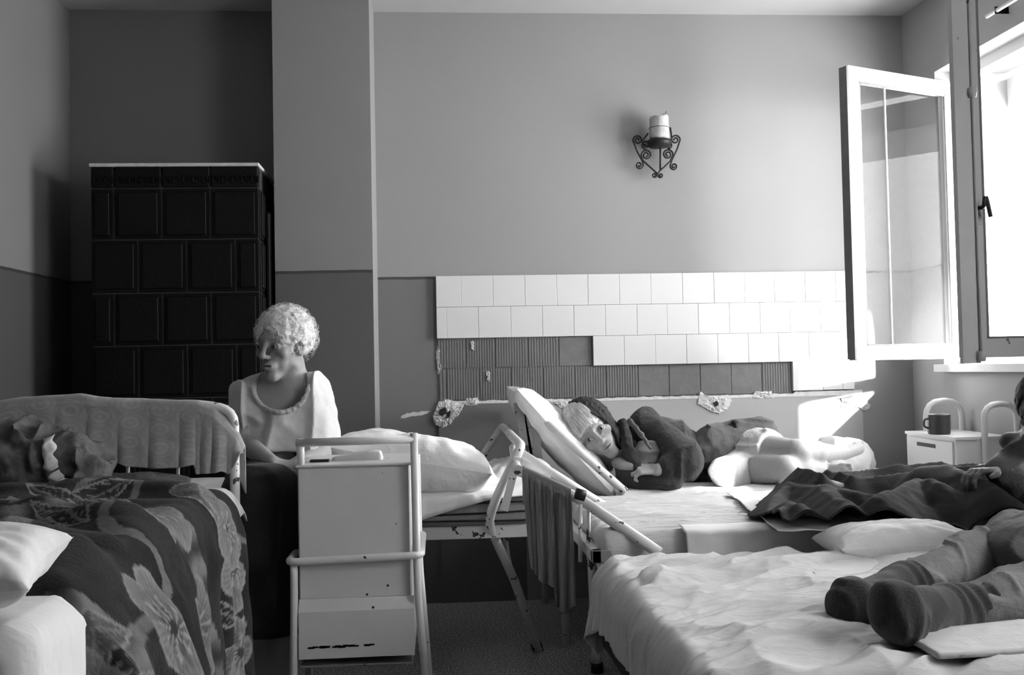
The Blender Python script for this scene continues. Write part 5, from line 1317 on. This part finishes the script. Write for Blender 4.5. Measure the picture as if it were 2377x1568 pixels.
def L_neckscarf(P):
    a = at(1452, 1010, 3.98); b = at(1464, 1060, 3.99); c = at(1480, 1092, 3.96)
    return smin(seg(P, at(1444, 985, 4.06), b, .020, .026), seg(P, b, c, .026, .022), .02) - .006 * ridge(P, 38, 3)
lo, hi = bbox([at(1436, 975, 4.02), at(1478, 1092, 3.93)], .09); obj('neck_scarf', mesh_sdf(L_neckscarf, lo, hi, .004), 'knit', L)
def L_card(P):
    d = ell(P, Lp['ch'] + A(.02, .01, .0), (.155, .115, .150)); d = smin(d, ell(P, Lp['wa'] + A(0, .01, .0), (.14, .105, .105)), .06)
    d = smin(d, seg(P, Lp['wa'] + A(0, .06, .03), at(1790, 1012, 4.33), .085, .018), .05)
    d = smin(d, smin(seg(P, Lp['su'], Lp['eu'], .074, .073), seg(P, Lp['eu'], Lp['wu'] + (Lp['eu'] - Lp['wu']) * .3, .070, .046), .015), .025)
    d = smin(d, smin(seg(P, Lp['sd'], Lp['ed'], .060, .055), seg(P, Lp['ed'], Lp['wd'] + (Lp['ed'] - Lp['wd']) * .12, .052, .042), .015), .02)
    d = d + folds(P, .017, 7.5, (1.5, .8, .8), 24)
    op = ell(P, at(1505, 1052, 4.02), (.045, .10, .055), roty(.6)); d = smax(d, -op, .012)
    return d
lo, hi = bbox([Lp['su'], Lp['wd'], Lp['eu'], at(1800, 1010, 4.33), Lp['ch'] + A(0, .05, .05)], .14); hi[0] -= .02
obj('cardigan', mesh_sdf(L_card, lo, hi, .0045), 'cardigan', L)
f = lambda P: smin(seg(P, at(1462, 978, 3.99), at(1488, 1010, 3.95), .011, .008), seg(P, at(1488, 1010, 3.95), at(1510, 1040, 3.96), .008, .006), .01) - .004 * ridge(P, 30, 4)
lo, hi = bbox([at(1462, 978, 3.99), at(1510, 1040, 3.96)], .05); obj('collar', mesh_sdf(f, lo, hi, .004), 'cloth_grey', L)
f = lambda P: smin(ell(P, at(1500, 1062, 4.03), (.06, .05, .075), roty(.6)), ell(P, at(1462, 1085, 4.0), (.07, .05, .03), roty(.3)), .02) - .008 * ridge(P * A(1, 1, 1.6), 16, 9)
lo, hi = bbox([at(1500, 1062, 4.03)], .15); obj('blouse', mesh_sdf(f, lo, hi, .0045), 'cloth_mid', L)
def L_wrap(P):       # grey wool wrap over the hip
    d = seg(P, at(1650, 1042, 4.20), at(1765, 1012, 4.24), .095, .075); d = smin(d, seg(P, at(1765, 1012, 4.24), at(1818, 1040, 4.12), .060, .012), .03)
    d = smax(d, -(ell(P, at(1760, 1090, 4.02), (.14, .16, .105), roty(-.15))), .015)
    return d + folds(P, .016, 10, (.45, .9, 1.8), 31)
lo, hi = bbox([at(1640, 1050, 4.2), at(1825, 1035, 4.15)], .15); obj('wool_wrap', mesh_sdf(L_wrap, lo, hi, .005), 'cloth_grey', L)
f = lambda P: smin(ell(P, at(1706, 981, 4.18), (.018, .016, .012)), ell(P, at(1708, 992, 4.17), (.008, .01, .014)), .006)
obj('dark_knot', mesh_sdf(f, at(1706, 981, 4.18) - .05, at(1706, 981, 4.18) + .05, .003), 'cardigan', L)
def L_slip(P):
    d = smin(ell(P, Lp['pe'] + A(.03, -.02, -.01), (.15, .14, .125)), seg(P, hp1 + A(.0, -.03, 0), hp1 + (kn1 - hp1) * .52, .098, .085), .05)
    d = smin(d, seg(P, hp2, at(1672, 1098, 3.92), .09, .045), .05); d = d + folds(P, .012, 12, (.7, 1, 1.6), 41)
    cut = (P - (hp1 + (kn1 - hp1) * .5)) @ ((kn1 - hp1) / np.linalg.norm(kn1 - hp1)); return smax(d, cut - .02 * vnoise(P, 14, 3), .012)
lo, hi = bbox([Lp['pe'], hp1 + (kn1 - hp1) * .5, at(1680, 1098, 3.92)], .17); obj('slip', mesh_sdf(L_slip, lo, hi, .005), 'slip', L)

# ------------------------------------------------------------------ figure under the dark blanket on the middle bed
EHc = at(2432, 950, 3.02)
ER = frame((-.9, -.35, -.25), (-.15, 0, 1)); Ep = dict(ch=at(2500, 1075, 3.16), pe=A(2.10, 3.30, .72), sh=at(2400, 1048, 3.02), el=at(2365, 1110, 2.98), wr=at(2318, 1092, 2.99),
      kn=A(1.80, 3.18, .665), ft=A(1.38, 3.25, .65), kn2=A(1.78, 3.42, .66), ft2=A(1.36, 3.42, .645))
hE = hand_parts(Ep['wr'], A(-.9, -.15, .0), (0, -.1, -1), .95, .75, 1)
def E_body(P):
    d = smin(ell(P, Ep['ch'], (.12, .15, .17)), ell(P, Ep['pe'] + A(.04, 0, -.02), (.13, .15, .10)), .07); d = smin(d, seg(P, Ep['ch'] + A(-.02, -.02, .10), EHc + A(.03, .02, -.06), .06, .055), .03)
    d = smin(d, smin(seg(P, Ep['sh'], Ep['el'], .052, .042), seg(P, Ep['el'], Ep['wr'], .040, .026), .012), .03); d = smin(d, caps(P, hE), .01)
    for k, f in ((Ep['kn'], Ep['ft']), (Ep['kn2'], Ep['ft2'])):
        d = smin(d, smin(seg(P, Ep['pe'] - A(0, 0, .03), k, .07, .052), seg(P, k, f, .055, .038), .02), .03); d = smin(d, seg(P, f, f + A(-.07, 0, .03), .034, .026), .02)
    return smin(d, head_d(P, EHc, ER, 1.0), .02)
E = thing('person', 'figure in dark clothes at the right edge, legs under the dark blanket', 'person', (2.1, 3.3, .62))
lo, hi = bbox([EHc, Ep['pe'] + A(.0, .06, 0), Ep['ft'], Ep['ft2']], .15)
V, F = mesh_sdf(E_body, lo, hi, .005); obj('body', (V, F), 'skin', E, col=head_col(V, EHc, ER, 1.0, .14)); add_eyes(E, EHc, ER, 1.0)
def E_scarf(P):
    q = hairq(P, EHc, ER, 1.0); o = smin(ell(q, (0, -1.5, 2.5), (9, 10.4, 10.2)), ell(q, (0, -1, -7), (7.5, 8, 6)), 2) - .4 * ridge(q, .5, 3); return smax(o, -ell(q, (0, 11, -2), (6, 7, 9)), .6) / 100
obj('headscarf', mesh_sdf(E_scarf, EHc - .18, EHc + .18, .006), 'hair_dark', E)
def E_coat(P):
    d = smin(ell(P, Ep['ch'], (.14, .17, .185)), ell(P, Ep['pe'] + A(.04, 0, -.02), (.16, .17, .11)), .07); d = smin(d, smin(seg(P, Ep['sh'], Ep['el'], .075, .068), seg(P, Ep['el'], Ep['wr'] + (Ep['el'] - Ep['wr']) * .25, .064, .048), .02), .04)
    d = smin(d, ell(P, at(2362, 1025, 3.05), (.05, .05, .035)), .02)
    return d + folds(P, .018, 9, (1, 1, 1), 51)
lo, hi = bbox([Ep['ch'], Ep['pe'], Ep['wr'], at(2362, 1025, 3.05)], .2); obj('coat', mesh_sdf(E_coat, lo, hi, .006), 'hair_dark', E)
# dark wool blanket heaped over the legs
RL = [[(1785, 1205, .64), (1805, 1150, .665), (1835, 1122, .69), (1905, 1127, .70), (1990, 1147, .70), (2080, 1160, .68)],
      [(1800, 1238, .635), (1812, 1190, .665), (1832, 1168, .68), (1900, 1190, .68), (2000, 1212, .66)], [(1850, 1236, .64), (1950, 1240, .645), (2030, 1225, .65)],
      [(2000, 1195, .68), (2060, 1180, .70), (2150, 1190, .70), (2260, 1195, .69), (2400, 1180, .69)], [(2100, 1112, .70), (2135, 1090, .74), (2200, 1085, .75), (2260, 1107, .73), (2310, 1135, .71)],
      [(2040, 1155, .70), (2130, 1112, .72), (2180, 1120, .72)], [(2180, 1165, .72), (2205, 1148, .74), (2290, 1134, .75), (2400, 1150, .76)],
      [(2070, 1225, .66), (2150, 1262, .63), (2210, 1275, .62), (2290, 1240, .68), (2400, 1200, .72)], [(2100, 1215, .67), (2200, 1225, .68), (2300, 1205, .70)],
      [(1905, 1127, .70), (1950, 1160, .69), (2010, 1195, .68)], [(2140, 1262, .635), (2180, 1230, .67), (2200, 1190, .70)], [(1870, 1160, .66), (1950, 1175, .66), (2050, 1165, .675)]]
RLw = [[atz(*p) for p in l_] for l_ in RL]
G = gridxy(.98, 2.36, 2.80, 3.80, 280, 200, 0); G = G + .022 * np.stack([vnoise(G, 7, 1), vnoise(G, 7, 2), 0 * G[..., 0]], -1)
base = np.full(G.shape[:2], .56)
for a, b, r1, r2 in ((Ep['kn'], Ep['ft'], .07, .05), (Ep['pe'], Ep['kn'], .03, .055), (Ep['kn2'], Ep['ft2'], .07, .05), (Ep['pe'], Ep['kn2'], .0, .055), (Ep['ft'], Ep['ft2'], .06, .06), (Ep['ft'] + A(-.10, 0, .02), Ep['ft2'] + A(-.10, 0, .02), .05, .05)):
    a = a + A(0, 0, r1 + .012); b = b + A(0, 0, r2 + .012); d, z = segdist2(G[..., :2], a, b); base = -smin(-base, -(z - .9 * d), .03)
Hh = ridges(G[..., :2], RLw, .034, .75, .008, base)
G[..., 2] = Hh + .012 * ridge(G * A(1, 1.8, 1), 6, 7) * .6 + .004 * fbm(G, 22, 2, 3)
fl_ = np.where(G[..., 1] < 2.86, .572, .612)
ins_ = np.clip((G[..., 0] - 1.22) / .06, 0, 1) * np.clip((G[..., 1] - 2.99) / .03, 0, 1) * np.clip((3.72 - G[..., 1]) / .03, 0, 1); G[..., 2] = np.maximum(G[..., 2], .56 + ins_ * (.085 + .015 * vnoise(G, 8, 5)))
ht = G[..., 2] - fl_; G[..., 2] = np.maximum(G[..., 2], fl_ - .004)
V, F = gridmesh(G); keep = (ht.reshape(-1)[F] > 0).any(1); F = F[keep]
us = np.unique(F); mp_ = -np.ones(len(V), int); mp_[us] = np.arange(len(us)); V = V[us]; F = mp_[F]
solid(tag(obj('dark_blanket', (V, F), 'blanket'), 'rumpled dark wool blanket heaped over legs on the middle bed', 'blanket'), .006)

# ------------------------------------------------------------------ person with socked feet (nearest right bed)
Fp = dict(t1=at(2078, 1425, 1.84), a1=at(2205, 1418, 1.98), c1=at(2330, 1402, 2.02), k1=A(1.45, 2.05, .62), t2=at(1978, 1412, 2.02), a2=at(2095, 1368, 2.16), c2=at(2215, 1312, 2.24), k2=at(2370, 1262, 2.32), pe=A(1.78, 2.22, .68), ch=A(1.86, 2.25, .98))
FH = A(1.80, 2.22, 1.30); FR = frame((-.95, -.3, -.1), (0, 0, 1))
FpHands = []
for sy_ in (-1, 1): FpHands.append((Fp['ch'] + A(0, .17 * sy_, .12), Fp['ch'] + A(-.05, .22 * sy_, -.14), Fp['ch'] + A(-.26, .10 * sy_, -.20)))
hF = [hand_parts(h[2], A(-.9, -.2 * s_, -.2), (0, 0, -1), .95, .5, s_) for h, s_ in zip(FpHands, (-1, 1))]
def F_body(P):
    d = smin(ell(P, Fp['ch'], (.11, .16, .20)), ell(P, Fp['pe'], (.14, .17, .13)), .07); d = smin(d, seg(P, Fp['ch'] + A(0, 0, .17), FH + A(.02, 0, -.08), .055, .05), .03)
    for (a, b, c), h in zip(FpHands, hF): d = smin(d, smin(seg(P, a, b, .05, .04), seg(P, b, c, .038, .026), .012), .03); d = smin(d, caps(P, h), .01)
    for k, c, a, t in (('k1', 'c1', 'a1', 't1'), ('k2', 'c2', 'a2', 't2')):
        d = smin(d, seg(P, Fp['pe'], Fp[k], .09, .06), .03); d = smin(d, seg(P, Fp[k], Fp[c], .055, .048), .02); d = smin(d, seg(P, Fp[c], Fp[a], .045, .034), .02); d = smin(d, seg(P, Fp[a], Fp[t], .034, .036), .02)
    return smin(d, head_d(P, FH, FR, 1.0), .02)
Fm = thing('person', 'person in dark wool socks and grey long underwear on the nearest bed', 'person', (1.7, 2.2, .57))
lo, hi = bbox([FH, Fp['t1'], Fp['t2'], Fp['pe'], Fp['ch'] + A(0, .2, 0), Fp['ch'] - A(0, .2, 0)], .15)
V, F = mesh_sdf(F_body, lo, hi, .006); obj('body', (V, F), 'skin', Fm, col=head_col(V, FH, FR, 1.0, .3)); add_eyes(Fm, FH, FR, 1.0)
def F_hair(P):
    q = hairq(P, FH, FR, 1.0); d = ell(q, (0, -1.5, 3.2), (8.3, 9.9, 9.2)) - .4 * ridge(q, .7, 3); return smax(smax(d, -ell(q, (0, 10.5, -2), (6, 6, 8)), .7), -(q[:, 2] + 5), .8) / 100
obj('hair', mesh_sdf(F_hair, FH - .15, FH + .15, .006), 'hair', Fm)
def sock(a, b, t, wr_n, s0, cen):
    ax = (a - b) / np.linalg.norm(a - b)
    def f(P):
        d = smin(seg(P, b, a, .050, .050), seg(P, a, t, .049, .048), .02); d = smin(d, seg(P, t + A(.0, 0, .018), t + A(.010, 0, -.012), .046, .048), .015)
        w = (P - b) @ ax; d = d - .0028 * np.sin(w * 2 * math.pi / .040 + 5 * vnoise(P, 11, s0)) * np.clip(.6 + vnoise(P, 9, s0 + 3), 0, 1) - .003 * ridge(P * A(1.4, 1, .7), 18, s0)
        return smax(d, -(w), .006)
    return f
so1 = sock(Fp['a1'], at(2292, 1405, 2.01), Fp['t1'], 5, 2, None); lo, hi = bbox([Fp['t1'], at(2292, 1405, 2.01)], .08); obj('sock', mesh_sdf(so1, lo, hi, .0035), 'sock', Fm)
so2 = sock(Fp['a2'], at(2128, 1352, 2.18), Fp['t2'], 5, 7, None); lo, hi = bbox([Fp['t2'], at(2128, 1352, 2.18)], .08); obj('sock', mesh_sdf(so2, lo, hi, .0035), 'sock', Fm)
def F_trou(P):
    d = smin(seg(P, at(2122, 1353, 2.18), at(2255, 1300, 2.26), .044, .058), seg(P, at(2255, 1300, 2.26), Fp['k2'], .058, .07), .02)
    d = smin(d, seg(P, Fp['k2'], Fp['pe'], .07, .11), .03); e = smin(seg(P, at(2270, 1407, 2.0), Fp['c1'], .044, .058), seg(P, Fp['c1'], Fp['pe'], .06, .11), .03)
    return np.minimum(d, e) + folds(P, .010, 15, (1.2, 1, .7), 61)
lo, hi = bbox([at(2120, 1353, 2.18), Fp['pe'], Fp['c1'], at(2270, 1407, 2.0)], .16); obj('trousers', mesh_sdf(F_trou, lo, hi, .0045), 'trouser', Fm)
def F_robe(P):
    d = smin(ell(P, Fp['ch'], (.14, .185, .22)), ell(P, Fp['pe'], (.18, .20, .14)), .07); d = smin(d, seg(P, Fp['pe'], at(2395, 1315, 2.22), .13, .115), .05)
    for (a, b, c) in FpHands: d = smin(d, smin(seg(P, a, b, .068, .06), seg(P, b, c + (b - c) * .15, .058, .045), .02), .04)
    return smax(d + folds(P, .016, 9, (.9, 1, .8), 71), -(P[:, 0] - at(2300, 1350, 2.2)[0] - .02 * vnoise(P, 10, 2) - .10 * (.70 - P[:, 2])), .012)
lo, hi = bbox([Fp['pe'], Fp['ch'] + A(0, 0, .1), at(2300, 1350, 2.2), Fp['ch'] + A(-.3, .25, 0), Fp['ch'] - A(.3, .25, 0)], .16); obj('robe', mesh_sdf(F_robe, lo, hi, .006), 'cloth_grey', Fm)
f = lambda P: smax(smin(ell(P, A(1.86, 4.52, .635), (.16, .12, .11)), ell(P, A(1.58, 4.58, .615), (.16, .09, .05)), .05) - .014 * ridge(P * A(1, 1, .8), 10, 4) - .006 * fbm(P, 20, 2, 5), -(P[:, 2] - .598), .01)
tag(obj('folded_quilt', mesh_sdf(f, A(1.35, 4.38, .56), A(2.04, 4.73, .80), .006), 'sheet'), 'white rumpled quilt heaped at the foot of the wall bed near the cabinet', 'quilt')
# ------------------------------------------------------------------ groups of look-alikes
for o in list(COL.objects):
    if o.parent is None and o.get('category') and not o.get('group'):
        g = {'hospital_bed': 'iron beds of the ward', 'pillow': 'white pillows on the beds', 'bed_sheet': 'sheets on the beds', 'draw_sheet': 'loose sheets on the right-hand beds',
             'bedside_cabinet': 'metal bedside cabinets', 'window_sash': 'open sashes of the window', 'towel': 'towels hung on bed tubes', 'printed_garment': 'printed clothes on the left bed', 'folded_cloth': 'small folded white cloths'}.get(o.name.split('.')[0])
        if g: o['group'] = g
